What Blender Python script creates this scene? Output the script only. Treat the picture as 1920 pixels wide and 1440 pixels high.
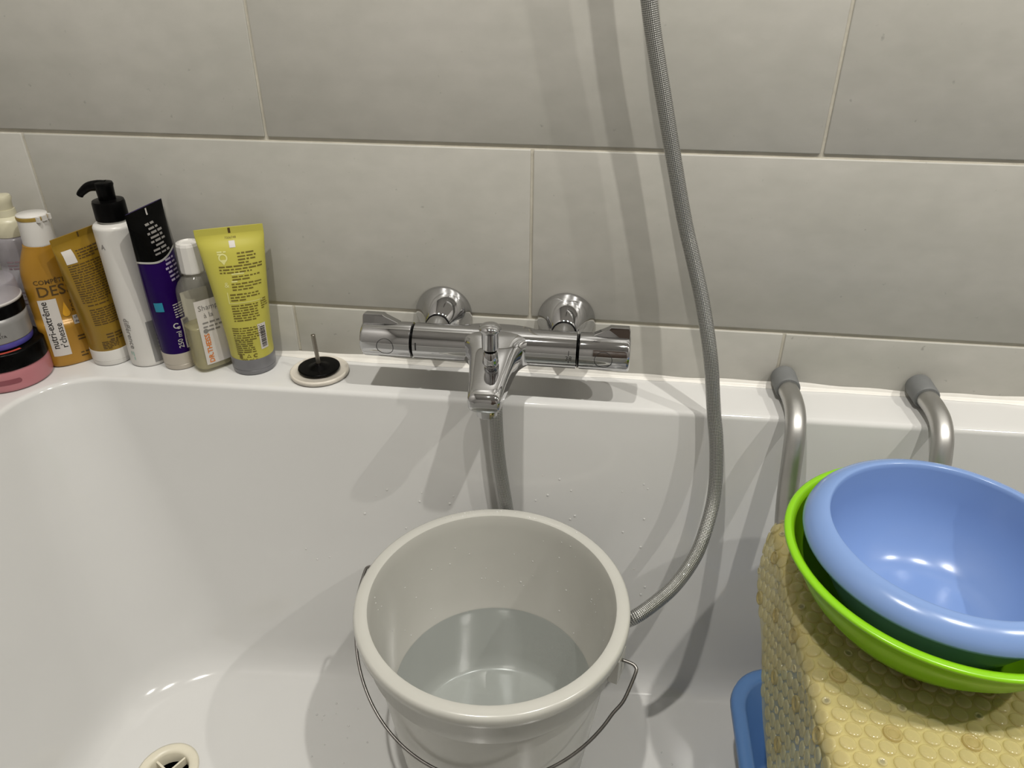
import bpy, bmesh, math, random
import numpy as np
from mathutils import Vector, Matrix, Euler

random.seed(7)
for o in list(bpy.data.objects):
    bpy.data.objects.remove(o, do_unlink=True)
SC = bpy.context.scene
COL = SC.collection
PI = math.pi

# ------------------------------------------------------------------ camera
# units: metres; z = 0 is the top of the bathtub deck, the tiled wall is y = 0
cam_d = bpy.data.cameras.new('camera')
cam = bpy.data.objects.new('camera', cam_d)
COL.objects.link(cam)
cam.location = (0.3860, -0.8205, 0.4637)
cam.rotation_euler = (1.0404, -0.0009, 0.1312)
cam_d.sensor_fit = 'HORIZONTAL'
cam_d.sensor_width = 36.0
cam_d.lens = 1405.0 * 36.0 / 1920.0
cam_d.clip_start = 0.02
SC.camera = cam

# ------------------------------------------------------------------ world, exposure
w = bpy.data.worlds.new('world')
SC.world = w
w.use_nodes = True
w.node_tree.nodes['Background'].inputs[0].default_value = (1.0, 0.96, 0.9, 1)
w.node_tree.nodes['Background'].inputs[1].default_value = 0.02
SC.view_settings.view_transform = 'Standard'
SC.view_settings.look = 'None'
SC.view_settings.gamma = 1.0
SC.view_settings.use_curve_mapping = False
SC.view_settings.exposure = 0.0

# ceiling spots: three in a row, the lamps themselves are made with their fixtures
SPOTS = [(1.85, -0.75), (0.95, -0.75), (0.13, -0.75)]
CEIL = 1.83
FLOOR = -0.57
SPOT_W = 17.8
SPOT_COL = (1.0, 0.965, 0.895)
ROOM = dict(x0=-0.46, x1=2.35, y0=-2.1, y1=0.0)


# ------------------------------------------------------------------ materials
def srgb(r, g, b):
    def f(c):
        c /= 255.0
        return c / 12.92 if c <= 0.04045 else ((c + 0.055) / 1.055) ** 2.4
    return (f(r), f(g), f(b), 1.0)


def mat(name, col, rough=0.4, metal=0.0, spec=0.5, coat=0.0, var=0.0, vscale=30.0,
        bump=0.0, bscale=200.0, alpha=None, tint=None, sss=0.0, rvar=0.0):
    """Principled with optional procedural tone variation and bump; alpha/tint make it
    see-through plastic (mixed with a tinted transparent shader)."""
    m = bpy.data.materials.new(name)
    m.use_nodes = True
    nt = m.node_tree
    N, L = nt.nodes, nt.links
    p = N['Principled BSDF']
    out = N['Material Output']
    p.inputs['Base Color'].default_value = col
    p.inputs['Roughness'].default_value = rough
    p.inputs['Metallic'].default_value = metal
    p.inputs['Specular IOR Level'].default_value = spec
    p.inputs['Coat Weight'].default_value = coat
    p.inputs['Coat Roughness'].default_value = 0.05
    if sss:
        p.inputs['Subsurface Weight'].default_value = sss
        p.inputs['Subsurface Radius'].default_value = (0.01, 0.008, 0.005)
        p.inputs['Subsurface Scale'].default_value = 0.4
    tc = N.new('ShaderNodeTexCoord')
    if var:
        nz = N.new('ShaderNodeTexNoise')
        nz.inputs['Scale'].default_value = vscale
        nz.inputs['Detail'].default_value = 5
        L.new(tc.outputs['Object'], nz.inputs['Vector'])
        mr = N.new('ShaderNodeMapRange')
        mr.inputs['From Min'].default_value = 0.3
        mr.inputs['From Max'].default_value = 0.7
        mr.inputs['To Min'].default_value = 1 - var
        mr.inputs['To Max'].default_value = 1 + var
        L.new(nz.outputs['Fac'], mr.inputs['Value'])
        vm = N.new('ShaderNodeVectorMath')
        vm.operation = 'MULTIPLY'
        vm.inputs[0].default_value = col[:3]
        L.new(mr.outputs[0], vm.inputs[1])
        L.new(vm.outputs[0], p.inputs['Base Color'])
        if rvar:
            m2 = N.new('ShaderNodeMapRange')
            m2.inputs['From Min'].default_value = 0.3
            m2.inputs['From Max'].default_value = 0.7
            m2.inputs['To Min'].default_value = max(0, rough - rvar)
            m2.inputs['To Max'].default_value = rough + rvar
            L.new(nz.outputs['Fac'], m2.inputs['Value'])
            L.new(m2.outputs[0], p.inputs['Roughness'])
    if bump:
        n2 = N.new('ShaderNodeTexNoise')
        n2.inputs['Scale'].default_value = bscale
        n2.inputs['Detail'].default_value = 3
        L.new(tc.outputs['Object'], n2.inputs['Vector'])
        b = N.new('ShaderNodeBump')
        b.inputs['Strength'].default_value = 0.5
        b.inputs['Distance'].default_value = bump
        L.new(n2.outputs['Fac'], b.inputs['Height'])
        L.new(b.outputs['Normal'], p.inputs['Normal'])
    if alpha is not None:
        t = N.new('ShaderNodeBsdfTransparent')
        t.inputs[0].default_value = tint or (1, 1, 1, 1)
        mx = N.new('ShaderNodeMixShader')
        mx.inputs[0].default_value = alpha
        L.new(t.outputs[0], mx.inputs[1])
        L.new(p.outputs[0], mx.inputs[2])
        L.new(mx.outputs[0], out.inputs['Surface'])
    return m


def tile_material():
    m = mat('tile_glaze', (0.4, 0.4, 0.4, 1), rough=0.42, spec=0.45)
    nt = m.node_tree
    N, L = nt.nodes, nt.links
    p = N['Principled BSDF']
    tc = N.new('ShaderNodeTexCoord')
    oi = N.new('ShaderNodeObjectInfo')
    off = N.new('ShaderNodeVectorMath')
    off.operation = 'SCALE'
    off.inputs[0].default_value = (7.3, 3.1, 5.7)
    L.new(oi.outputs['Random'], off.inputs['Scale'])
    add = N.new('ShaderNodeVectorMath')
    L.new(tc.outputs['Object'], add.inputs[0])
    L.new(off.outputs[0], add.inputs[1])
    mp = N.new('ShaderNodeMapping')
    mp.inputs['Scale'].default_value = (0.7, 1.0, 1.25)
    L.new(add.outputs[0], mp.inputs['Vector'])
    n1 = N.new('ShaderNodeTexNoise')
    n1.inputs['Scale'].default_value = 7.0
    n1.inputs['Detail'].default_value = 6
    n1.inputs['Roughness'].default_value = 0.62
    L.new(mp.outputs[0], n1.inputs['Vector'])
    n2 = N.new('ShaderNodeTexNoise')
    n2.inputs['Scale'].default_value = 45.0
    n2.inputs['Detail'].default_value = 4
    L.new(mp.outputs[0], n2.inputs['Vector'])
    cr = N.new('ShaderNodeValToRGB')
    e = cr.color_ramp.elements
    e[0].position = 0.34
    e[0].color = TILE_A
    e[1].position = 0.66
    e[1].color = TILE_B
    L.new(n1.outputs['Fac'], cr.inputs['Fac'])
    # fine dark flecks of the glaze print
    v = N.new('ShaderNodeTexNoise')
    v.inputs['Scale'].default_value = 120.0
    v.inputs['Detail'].default_value = 2
    L.new(add.outputs[0], v.inputs['Vector'])
    mr = N.new('ShaderNodeMapRange')
    mr.inputs['From Min'].default_value = 0.72
    mr.inputs['From Max'].default_value = 0.80
    mr.inputs['To Min'].default_value = 1.0
    mr.inputs['To Max'].default_value = 0.72
    L.new(v.outputs['Fac'], mr.inputs['Value'])
    m2 = N.new('ShaderNodeMapRange')
    m2.inputs['From Min'].default_value = 0.3
    m2.inputs['From Max'].default_value = 0.7
    m2.inputs['To Min'].default_value = 0.965
    m2.inputs['To Max'].default_value = 1.035
    L.new(n2.outputs['Fac'], m2.inputs['Value'])
    mm = N.new('ShaderNodeMath')
    mm.operation = 'MULTIPLY'
    L.new(mr.outputs[0], mm.inputs[0])
    L.new(m2.outputs[0], mm.inputs[1])
    vm = N.new('ShaderNodeVectorMath')
    vm.operation = 'SCALE'
    L.new(cr.outputs['Color'], vm.inputs[0])
    L.new(mm.outputs[0], vm.inputs['Scale'])
    L.new(vm.outputs[0], p.inputs['Base Color'])
    b = N.new('ShaderNodeBump')
    b.inputs['Strength'].default_value = 0.35
    b.inputs['Distance'].default_value = 0.0006
    L.new(n2.outputs['Fac'], b.inputs['Height'])
    L.new(b.outputs['Normal'], p.inputs['Normal'])
    return m


def hose_material():
    m = mat('braided_hose', (0.3, 0.3, 0.3, 1), rough=0.33, metal=0.75, coat=0.5)
    nt = m.node_tree
    N, L = nt.nodes, nt.links
    p = N['Principled BSDF']
    uv = N.new('ShaderNodeUVMap')
    sp = N.new('ShaderNodeSeparateXYZ')
    L.new(uv.outputs[0], sp.inputs[0])

    def wave(sign):
        a = N.new('ShaderNodeMath'); a.operation = 'MULTIPLY'
        L.new(sp.outputs[0], a.inputs[0]); a.inputs[1].default_value = 2 * PI * 14
        b = N.new('ShaderNodeMath'); b.operation = 'MULTIPLY_ADD'
        L.new(sp.outputs[1], b.inputs[0]); b.inputs[1].default_value = sign * 2 * PI / 0.0036
        L.new(a.outputs[0], b.inputs[2])
        c = N.new('ShaderNodeMath'); c.operation = 'SINE'
        L.new(b.outputs[0], c.inputs[0])
        return c
    a, b = wave(1), wave(-1)
    mu = N.new('ShaderNodeMath'); mu.operation = 'MULTIPLY'
    L.new(a.outputs[0], mu.inputs[0]); L.new(b.outputs[0], mu.inputs[1])
    cr = N.new('ShaderNodeMapRange')
    cr.inputs['From Min'].default_value = -1.0
    cr.inputs['From Max'].default_value = 1.0
    L.new(mu.outputs[0], cr.inputs['Value'])
    ramp = N.new('ShaderNodeValToRGB')
    e = ramp.color_ramp.elements
    e[0].position = 0.30; e[0].color = (0.10, 0.10, 0.095, 1)
    e[1].position = 0.62; e[1].color = (0.46, 0.46, 0.44, 1)
    L.new(cr.outputs[0], ramp.inputs['Fac'])
    L.new(ramp.outputs[0], p.inputs['Base Color'])
    bp = N.new('ShaderNodeBump')
    bp.inputs['Strength'].default_value = 0.8
    bp.inputs['Distance'].default_value = 0.0006
    L.new(cr.outputs[0], bp.inputs['Height'])
    L.new(bp.outputs['Normal'], p.inputs['Normal'])
    return m


def water_material():
    m = bpy.data.materials.new('bath_water')
    m.use_nodes = True
    nt = m.node_tree
    N, L = nt.nodes, nt.links
    N.remove(N['Principled BSDF'])
    out = N['Material Output']
    t = N.new('ShaderNodeBsdfTransparent')
    t.inputs[0].default_value = (0.86, 0.89, 0.90, 1)
    d = N.new('ShaderNodeBsdfDiffuse')
    d.inputs[0].default_value = (0.50, 0.53, 0.53, 1)
    m1 = N.new('ShaderNodeMixShader')
    m1.inputs[0].default_value = 0.12
    L.new(t.outputs[0], m1.inputs[1])
    L.new(d.outputs[0], m1.inputs[2])
    g = N.new('ShaderNodeBsdfGlossy')
    g.inputs['Roughness'].default_value = 0.02
    fr = N.new('ShaderNodeFresnel')
    fr.inputs['IOR'].default_value = 1.33
    tc = N.new('ShaderNodeTexCoord')
    nz = N.new('ShaderNodeTexNoise')
    nz.inputs['Scale'].default_value = 14
    L.new(tc.outputs['Object'], nz.inputs['Vector'])
    b = N.new('ShaderNodeBump')
    b.inputs['Strength'].default_value = 0.3
    b.inputs['Distance'].default_value = 0.002
    L.new(nz.outputs['Fac'], b.inputs['Height'])
    L.new(b.outputs[0], g.inputs['Normal'])
    L.new(b.outputs[0], fr.inputs['Normal'])
    mx = N.new('ShaderNodeMixShader')
    L.new(fr.outputs[0], mx.inputs[0])
    L.new(m1.outputs[0], mx.inputs[1])
    L.new(g.outputs[0], mx.inputs[2])
    L.new(mx.outputs[0], out.inputs['Surface'])
    return m


def emission(name, col, s):
    m = bpy.data.materials.new(name)
    m.use_nodes = True
    N = m.node_tree.nodes
    N.remove(N['Principled BSDF'])
    e = N.new('ShaderNodeEmission')
    e.inputs[0].default_value = col
    e.inputs[1].default_value = s
    m.node_tree.links.new(e.outputs[0], N['Material Output'].inputs['Surface'])
    return m


TILE_A = (0.408, 0.400, 0.362, 1)
TILE_B = (0.458, 0.446, 0.410, 1)
MT = dict(
    tile=tile_material(),
    grout=mat('grout', (0.56, 0.53, 0.45, 1), 0.85, var=0.12, vscale=25, bump=0.0012, bscale=140),
    silicone=mat('white_sealant', (0.70, 0.68, 0.635, 1), 0.35, var=0.06, vscale=30, bump=0.0006, bscale=90),
    paint=mat('wall_paint', (0.36, 0.35, 0.335, 1), 0.6, var=0.03, vscale=5),
    ceiling=mat('ceiling_paint', (0.62, 0.61, 0.60, 1), 0.7, var=0.02, vscale=5),
    floor=mat('floor_tile', (0.12, 0.115, 0.11, 1), 0.4, var=0.1, vscale=6),
    door=mat('door_wood', (0.09, 0.065, 0.05, 1), 0.4, var=0.15, vscale=12),
    tub=mat('white_acrylic', (0.600, 0.598, 0.588, 1), 0.10, spec=0.5, var=0.012, vscale=9),
    chrome=mat('chrome', (0.54, 0.54, 0.55, 1), 0.04, metal=1.0, var=0.02, vscale=60),
    black=mat('black_rubber', (0.002, 0.002, 0.002, 1), 0.25, spec=0.07, var=0.2, vscale=40),
    darkmark=mat('dark_print', (0.02, 0.02, 0.02, 1), 0.5, var=0.1),
    hose=hose_material(),
    bucket=mat('bucket_plastic', (0.465, 0.460, 0.425, 1), 0.22, var=0.02, vscale=20, sss=0.0),
    wire=mat('steel_wire', (0.22, 0.21, 0.2, 1), 0.35, metal=1.0, var=0.2, vscale=90),
    water=water_material(),
    alu=mat('brushed_aluminium', (0.50, 0.495, 0.48, 1), 0.40, metal=1.0, var=0.03, vscale=80),
    cap=mat('grey_rubber', (0.145, 0.15, 0.15, 1), 0.55, var=0.08, vscale=60),
    seat=mat('cream_plastic', (0.66, 0.60, 0.40, 1), 0.4, var=0.03),
    blue=mat('blue_plastic', (0.180, 0.285, 0.545, 1), 0.22, spec=0.5, var=0.02, vscale=12),
    deepblue=mat('basin_blue_plastic', (0.10, 0.225, 0.50, 1), 0.3, var=0.03, vscale=12),
    green=mat('lime_plastic', (0.22, 0.52, 0.008, 1), 0.25, var=0.02, vscale=12),
    matt=mat('vinyl_sheet', (0.61, 0.57, 0.32, 1), 0.2, spec=0.5, var=0.05, vscale=15, alpha=0.34, tint=(0.92, 0.87, 0.64, 1)),
    bubble=mat('vinyl_bubble', (0.65, 0.61, 0.37, 1), 0.12, spec=0.6, var=0.05, vscale=30, alpha=0.36, tint=(0.94, 0.89, 0.70, 1)),
    cup=mat('vinyl_suction_cup', (0.58, 0.52, 0.27, 1), 0.12, spec=0.6, var=0.1, vscale=60, alpha=0.40, tint=(0.82, 0.72, 0.46, 1)),
    hole=mat('vinyl_hole_rim', (0.66, 0.61, 0.38, 1), 0.12, spec=0.6, var=0.05, alpha=0.5, tint=(0.9, 0.85, 0.65, 1)),
    holedark=mat('hole_shade', (0.26, 0.23, 0.13, 1), 0.5, var=0.1),
    ivory=mat('ivory_plastic', (0.66, 0.62, 0.50, 1), 0.35, var=0.05, vscale=40),
    stopwhite=mat('stopper_white', (0.60, 0.56, 0.49, 1), 0.3, var=0.05, vscale=50),
    stem=mat('threaded_steel', (0.35, 0.32, 0.28, 1), 0.35, metal=1.0, var=0.1, vscale=200),
    white=mat('white_plastic', (0.60, 0.585, 0.555, 1), 0.3, var=0.02),
    gold=mat('gold_plastic', (0.36, 0.185, 0.018, 1), 0.32, spec=0.6, metal=0.15, var=0.06, vscale=12),
    goldtube=mat('gold_tube', (0.26, 0.155, 0.013, 1), 0.3, spec=0.6, metal=0.15, var=0.05, vscale=14),
    goldtrim=mat('gold_trim', (0.40, 0.27, 0.06, 1), 0.3, metal=0.5, var=0.05),
    yellow=mat('yellow_tube', (0.455, 0.42, 0.072, 1), 0.33, spec=0.5, var=0.03, vscale=14),
    greycap=mat('grey_cap', (0.17, 0.17, 0.18, 1), 0.3, metal=0.2, var=0.04, vscale=30),
    purple=mat('purple_tube', (0.014, 0.002, 0.065, 1), 0.25, spec=0.12, var=0.1, vscale=14),
    blacktube=mat('black_print', (0.002, 0.002, 0.002, 1), 0.25, spec=0.07, var=0.1),
    silver=mat('silver_print', (0.55, 0.55, 0.52, 1), 0.35, metal=0.5, var=0.05),
    silvercap=mat('silver_cap', (0.44, 0.40, 0.34, 1), 0.35, metal=0.2, var=0.04),
    pump=mat('black_pump', (0.002, 0.002, 0.002, 1), 0.3, spec=0.08, var=0.1),
    cream=mat('cream_pump', (0.52, 0.49, 0.36, 1), 0.35, var=0.05),
    milky=mat('milky_bottle', (0.44, 0.42, 0.45, 1), 0.2, var=0.03, alpha=0.42, tint=(0.92, 0.90, 0.94, 1)),
    clear=mat('clear_plastic', (0.42, 0.41, 0.37, 1), 0.08, spec=0.7, var=0.03, alpha=0.22, tint=(0.93, 0.92, 0.87, 1)),
    shampoo=mat('shampoo_liquid', (0.72, 0.67, 0.38, 1), 0.2, var=0.04, alpha=0.45, tint=(0.95, 0.92, 0.72, 1)),
    pink=mat('pink_cream', (0.44, 0.17, 0.19, 1), 0.3, var=0.05, vscale=20),
    pinkdark=mat('pink_shade_print', (0.22, 0.06, 0.075, 1), 0.3, var=0.1),
    greylabel=mat('grey_label', (0.26, 0.255, 0.25, 1), 0.35, metal=0.2, var=0.04),
    violet=mat('violet_gel', (0.085, 0.075, 0.36, 1), 0.25, var=0.08),
    labelwhite=mat('label_white', (0.56, 0.53, 0.50, 1), 0.4, var=0.02),
    labelback=mat('label_back', (0.62, 0.60, 0.52, 1), 0.5, var=0.03),
    ink=mat('ink_black', (0.012, 0.009, 0.008, 1), 0.5, var=0.1),
    inkbrown=mat('ink_brown', (0.070, 0.038, 0.007, 1), 0.5, var=0.1),
    inkolive=mat('ink_olive', (0.13, 0.10, 0.012, 1), 0.5, var=0.1),
    inkwhite=mat('ink_white', (0.50, 0.48, 0.46, 1), 0.5, var=0.05),
    inkgrey=mat('ink_grey', (0.20, 0.19, 0.18, 1), 0.5, var=0.08),
    inklilac=mat('ink_lilac', (0.36, 0.31, 0.44, 1), 0.5, var=0.08),
    inkmauve=mat('ink_mauve', (0.24, 0.17, 0.19, 1), 0.5, var=0.08),
    inkpale=mat('ink_pale_yellow', (0.62, 0.60, 0.24, 1), 0.5, var=0.05),
    orange=mat('ink_orange', (0.62, 0.17, 0.012, 1), 0.5, var=0.05),
    teal=mat('ink_teal', (0.01, 0.21, 0.33, 1), 0.45, var=0.06),
    mint=mat('ink_mint', (0.30, 0.48, 0.42, 1), 0.45, var=0.06),
    redprint=mat('ink_red', (0.42, 0.06, 0.03, 1), 0.45, var=0.3, vscale=300),
    yellowprint=mat('ink_yellow', (0.6, 0.42, 0.03, 1), 0.45, var=0.2, vscale=200),
    amber=mat('amber_drop', (0.62, 0.32, 0.02, 1), 0.15, var=0.1),
    droplet=mat('water_droplet', (0.85, 0.85, 0.83, 1), 0.05, spec=0.6, var=0.02, alpha=0.45, tint=(0.95, 0.95, 0.95, 1)),
    lens=emission('lamp_lens', SPOT_COL + (1,), 40.0),
)


# ------------------------------------------------------------------ mesh helpers
def link(o, parent=None):
    COL.objects.link(o)
    if parent is not None:
        o.parent = parent
    return o


def mk(name, verts, faces, m, parent=None, smooth=True, sharp=None, uvs=None):
    me = bpy.data.meshes.new(name)
    me.from_pydata([tuple(v) for v in verts], [], [tuple(f) for f in faces])
    if uvs is not None:
        ul = me.uv_layers.new(name='UVMap')
        for lp in me.loops:
            ul.data[lp.index].uv = uvs[lp.index]
    me.validate()
    bm = bmesh.new()
    bm.from_mesh(me)
    bmesh.ops.recalc_face_normals(bm, faces=bm.faces)
    bm.to_mesh(me)
    bm.free()
    me.polygons.foreach_set('use_smooth', [smooth] * len(me.polygons))
    if smooth and sharp:
        me.set_sharp_from_angle(angle=math.radians(sharp))
    me.materials.append(m)
    return link(bpy.data.objects.new(name, me), parent)


def empty(name, loc=(0, 0, 0), rz=0.0, label=None, cat=None, group=None):
    o = bpy.data.objects.new(name, None)
    o.empty_display_size = 0.02
    o.location = loc
    o.rotation_euler = (0, 0, rz)
    link(o)
    return tag(o, label, cat, group)


def tag(o, label=None, cat=None, group=None, kind=None):
    if label: o['label'] = label
    if cat: o['category'] = cat
    if group: o['group'] = group
    if kind: o['kind'] = kind
    return o


def lathe(profile, seg=48, axis='z', cap=True, c=(0, 0, 0)):
    """profile: (r, h) pairs from one end to the other."""
    V, F = [], []
    n = len(profile)
    for r, h in profile:
        for k in range(seg):
            a = 2 * PI * k / seg
            x, y = r * math.cos(a), r * math.sin(a)
            if axis == 'z': p = (x, y, h)
            elif axis == 'y': p = (x, h, y)
            else: p = (h, x, y)
            V.append((p[0] + c[0], p[1] + c[1], p[2] + c[2]))
    for i in range(n - 1):
        for k in range(seg):
            k2 = (k + 1) % seg
            F.append((i * seg + k, i * seg + k2, (i + 1) * seg + k2, (i + 1) * seg + k))
    if cap:
        F.append(tuple(range(seg)))
        F.append(tuple(range((n - 1) * seg, n * seg)))
    return V, F


def box(x0, x1, y0, y1, z0, z1):
    V = [(x, y, z) for x in (x0, x1) for y in (y0, y1) for z in (z0, z1)]
    F = [(0, 1, 3, 2), (4, 6, 7, 5), (0, 4, 5, 1), (2, 3, 7, 6), (0, 2, 6, 4), (1, 5, 7, 3)]
    return V, F


def bevbox(name, x0, x1, y0, y1, z0, z1, b, m, parent=None, seg=2):
    V, F = box(x0, x1, y0, y1, z0, z1)
    me = bpy.data.meshes.new(name)
    me.from_pydata(V, [], F)
    bm = bmesh.new()
    bm.from_mesh(me)
    bmesh.ops.recalc_face_normals(bm, faces=bm.faces)
    bmesh.ops.bevel(bm, geom=list(bm.edges), offset=b, segments=seg, affect='EDGES', profile=0.5)
    bm.to_mesh(me)
    bm.free()
    me.polygons.foreach_set('use_smooth', [True] * len(me.polygons))
    me.set_sharp_from_angle(angle=math.radians(50))
    me.materials.append(m)
    return link(bpy.data.objects.new(name, me), parent)


def catmull(pts, per=10):
    P = [Vector(p) for p in pts]
    P = [2 * P[0] - P[1]] + P + [2 * P[-1] - P[-2]]
    out = []
    for i in range(1, len(P) - 2):
        for k in range(per):
            t = k / per
            a, b, c, d = P[i - 1], P[i], P[i + 1], P[i + 2]
            out.append(0.5 * ((2 * b) + (c - a) * t + (2 * a - 5 * b + 4 * c - d) * t * t + (3 * b - 3 * c + d - a) * t ** 3))
    out.append(P[-2])
    return out


def tube(path, r, seg=16, cap=True, uv=False):
    """tube along path points; r is a number or a function of the fraction along the path."""
    path = [Vector(p) for p in path]
    n = len(path)
    T = []
    for i in range(n):
        d = path[min(i + 1, n - 1)] - path[max(i - 1, 0)]
        T.append(d.normalized())
    ref = Vector((0, 0, 1)) if abs(T[0].z) < 0.9 else Vector((1, 0, 0))
    U = (ref - T[0] * ref.dot(T[0])).normalized()
    V, F, UV = [], [], []
    L = [0.0]
    for i in range(1, n):
        L.append(L[-1] + (path[i] - path[i - 1]).length)
    for i in range(n):
        U = (U - T[i] * U.dot(T[i])).normalized()
        W = T[i].cross(U)
        rr = r(L[i] / L[-1]) if callable(r) else r
        for k in range(seg):
            a = 2 * PI * k / seg
            V.append(path[i] + (U * math.cos(a) + W * math.sin(a)) * rr)
    for i in range(n - 1):
        for k in range(seg):
            k2 = (k + 1) % seg
            F.append((i * seg + k, i * seg + k2, (i + 1) * seg + k2, (i + 1) * seg + k))
            UV += [(k / seg, L[i]), ((k + 1) / seg, L[i]), ((k + 1) / seg, L[i + 1]), (k / seg, L[i + 1])]
    if cap:
        F.append(tuple(range(seg - 1, -1, -1)))
        F.append(tuple(range((n - 1) * seg, n * seg)))
        UV += [(0, 0)] * (2 * seg)
    return (V, F, UV) if uv else (V, F)


def join(*parts):
    V, F = [], []
    for v, f in parts:
        o = len(V)
        V += list(v)
        F += [tuple(i + o for i in q) for q in f]
    return V, F


def pchip(x, y, q):
    x = np.asarray(x, float); y = np.asarray(y, float)
    h = np.diff(x); d = np.diff(y) / h
    m = np.zeros_like(y)
    m[0], m[-1] = d[0], d[-1]
    for i in range(1, len(x) - 1):
        if d[i - 1] * d[i] > 0:
            w1, w2 = 2 * h[i] + h[i - 1], h[i] + 2 * h[i - 1]
            m[i] = (w1 + w2) / (w1 / d[i - 1] + w2 / d[i])
    i = np.clip(np.searchsorted(x, q, side='right') - 1, 0, len(h) - 1)
    t = (q - x[i]) / h[i]
    return ((1 + 2 * t) * (1 - t) ** 2 * y[i] + t * (1 - t) ** 2 * h[i] * m[i]
            + t * t * (3 - 2 * t) * y[i + 1] + t * t * (t - 1) * h[i] * m[i + 1])


class Loft:
    """upright container: superellipse rings (h, half width, half depth, exponent);
    the front faces local -y. surf(s, h) is the point at arc length s right of the
    front middle, used to lay print on the surface."""
    def __init__(self, rings):
        self.K = np.array(rings, float)
        self.cache = {}

    def ring(self, h):
        return [float(pchip(self.K[:, 0], self.K[:, j], h)) for j in (1, 2, 3)]

    @staticmethod
    def pt(a, b, n, th):
        c, s = math.cos(th), math.sin(th)
        return (a * math.copysign(abs(c) ** (2 / n), c), b * math.copysign(abs(s) ** (2 / n), s))

    def mesh(self, seg=56, per=5, h0=None, h1=None, off=0.0):
        ks = self.K[:, 0]
        lo = ks[0] if h0 is None else h0
        hi = ks[-1] if h1 is None else h1
        hs = sorted(set([lo, hi] + [float(a + (b - a) * k / per) for a, b in zip(ks[:-1], ks[1:]) for k in range(per + 1)
                                    if lo < a + (b - a) * k / per < hi]))
        V, F = [], []
        for h in hs:
            a, b, n = self.ring(h)
            for k in range(seg):
                x, y = self.pt(a + off, b + off, n, 2 * PI * (k + 0.5) / seg)
                V.append((x, y, h))
        for i in range(len(hs) - 1):
            for k in range(seg):
                k2 = (k + 1) % seg
                F.append((i * seg + k, i * seg + k2, (i + 1) * seg + k2, (i + 1) * seg + k))
        F.append(tuple(range(seg)))
        F.append(tuple(range((len(hs) - 1) * seg, len(hs) * seg)))
        return V, F

    def table(self, h):
        key = round(h * 4000)
        if key not in self.cache:
            a, b, n = self.ring(key / 4000)
            th = np.linspace(-PI / 2, PI / 2 - 1e-4, 90)
            P = np.array([self.pt(a, b, n, t) for t in th])
            L = np.concatenate([[0], np.cumsum(np.hypot(*np.diff(P, axis=0).T))])
            self.cache[key] = (L, P)
        return self.cache[key]

    def surf0(self, s, h):
        L, P = self.table(h)
        q = min(abs(s), L[-1])
        x = np.interp(q, L, P[:, 0]); y = np.interp(q, L, P[:, 1])
        return Vector((math.copysign(x, s), y, h))

    def surf(self, s, h, eps=0.0003):
        p = self.surf0(s, h)
        du = self.surf0(s + 0.0008, h) - self.surf0(s - 0.0008, h)
        dh = self.surf0(s, h + 0.0008) - self.surf0(s, h - 0.0008)
        n = du.cross(dh)
        return p + n.normalized() * eps


# ---------------------------------------------------------------- print (lettering, labels)
_fontcache = {}


def glyphs(body, size=0.01, align='LEFT', bold=0.0):
    key = (body, align, bold)
    if key not in _fontcache:
        cu = bpy.data.curves.new('print_text', 'FONT')
        cu.body = body
        cu.size = 1.0
        cu.align_x = align
        cu.offset = bold
        cu.resolution_u = 2
        ob = bpy.data.objects.new('print_text', cu)
        COL.objects.link(ob)
        dg = bpy.context.evaluated_depsgraph_get()
        me = bpy.data.meshes.new_from_object(ob.evaluated_get(dg))
        _fontcache[key] = ([(v.co.x, v.co.y) for v in me.vertices], [tuple(p.vertices) for p in me.polygons])
        bpy.data.objects.remove(ob, do_unlink=True)
        bpy.data.curves.remove(cu)
        bpy.data.meshes.remove(me)
    v, f = _fontcache[key]
    return [(x * size, y * size) for x, y in v], f


def rect(x0, y0, x1, y1, cell=0.003):
    nx = max(1, int(math.ceil(abs(x1 - x0) / cell)))
    ny = max(1, int(math.ceil(abs(y1 - y0) / cell)))
    V = [(x0 + (x1 - x0) * i / nx, y0 + (y1 - y0) * j / ny) for j in range(ny + 1) for i in range(nx + 1)]
    F = [(j * (nx + 1) + i, j * (nx + 1) + i + 1, (j + 1) * (nx + 1) + i + 1, (j + 1) * (nx + 1) + i) for j in range(ny) for i in range(nx)]
    return V, F


def disc(cx, cy, r, r0=0.0, n=18, a0=0.0, a1=2 * PI):
    V, F = [], []
    for k in range(n + 1):
        a = a0 + (a1 - a0) * k / n
        V.append((cx + r0 * math.cos(a), cy + r0 * math.sin(a)))
        V.append((cx + r * math.cos(a), cy + r * math.sin(a)))
    for k in range(n):
        F.append((2 * k, 2 * k + 1, 2 * k + 3, 2 * k + 2))
    return V, F


def small_print(x0, ytop, width, lines, pitch, hgt, seed, ragged=0.12, center=False):
    """blocks of print too small to read: rows of word-length marks"""
    rnd = random.Random(seed)
    V, F = [], []
    for i in range(lines):
        y = ytop - i * pitch
        wl = width * (1 - rnd.random() * ragged) if i < lines - 1 else width * (0.4 + 0.4 * rnd.random())
        x = x0 + ((width - wl) / 2 if center else 0)
        xe = x + wl
        while x < xe - hgt:
            wd = min(hgt * (1.2 + rnd.random() * 4.5), xe - x)
            v, f = rect(x, y, x + wd, y + hgt * (0.75 + 0.25 * rnd.random()), cell=0.004)
            o = len(V)
            V += v
            F += [tuple(k + o for k in q) for q in f]
            x += wd + hgt * 0.75
    return V, F


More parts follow.
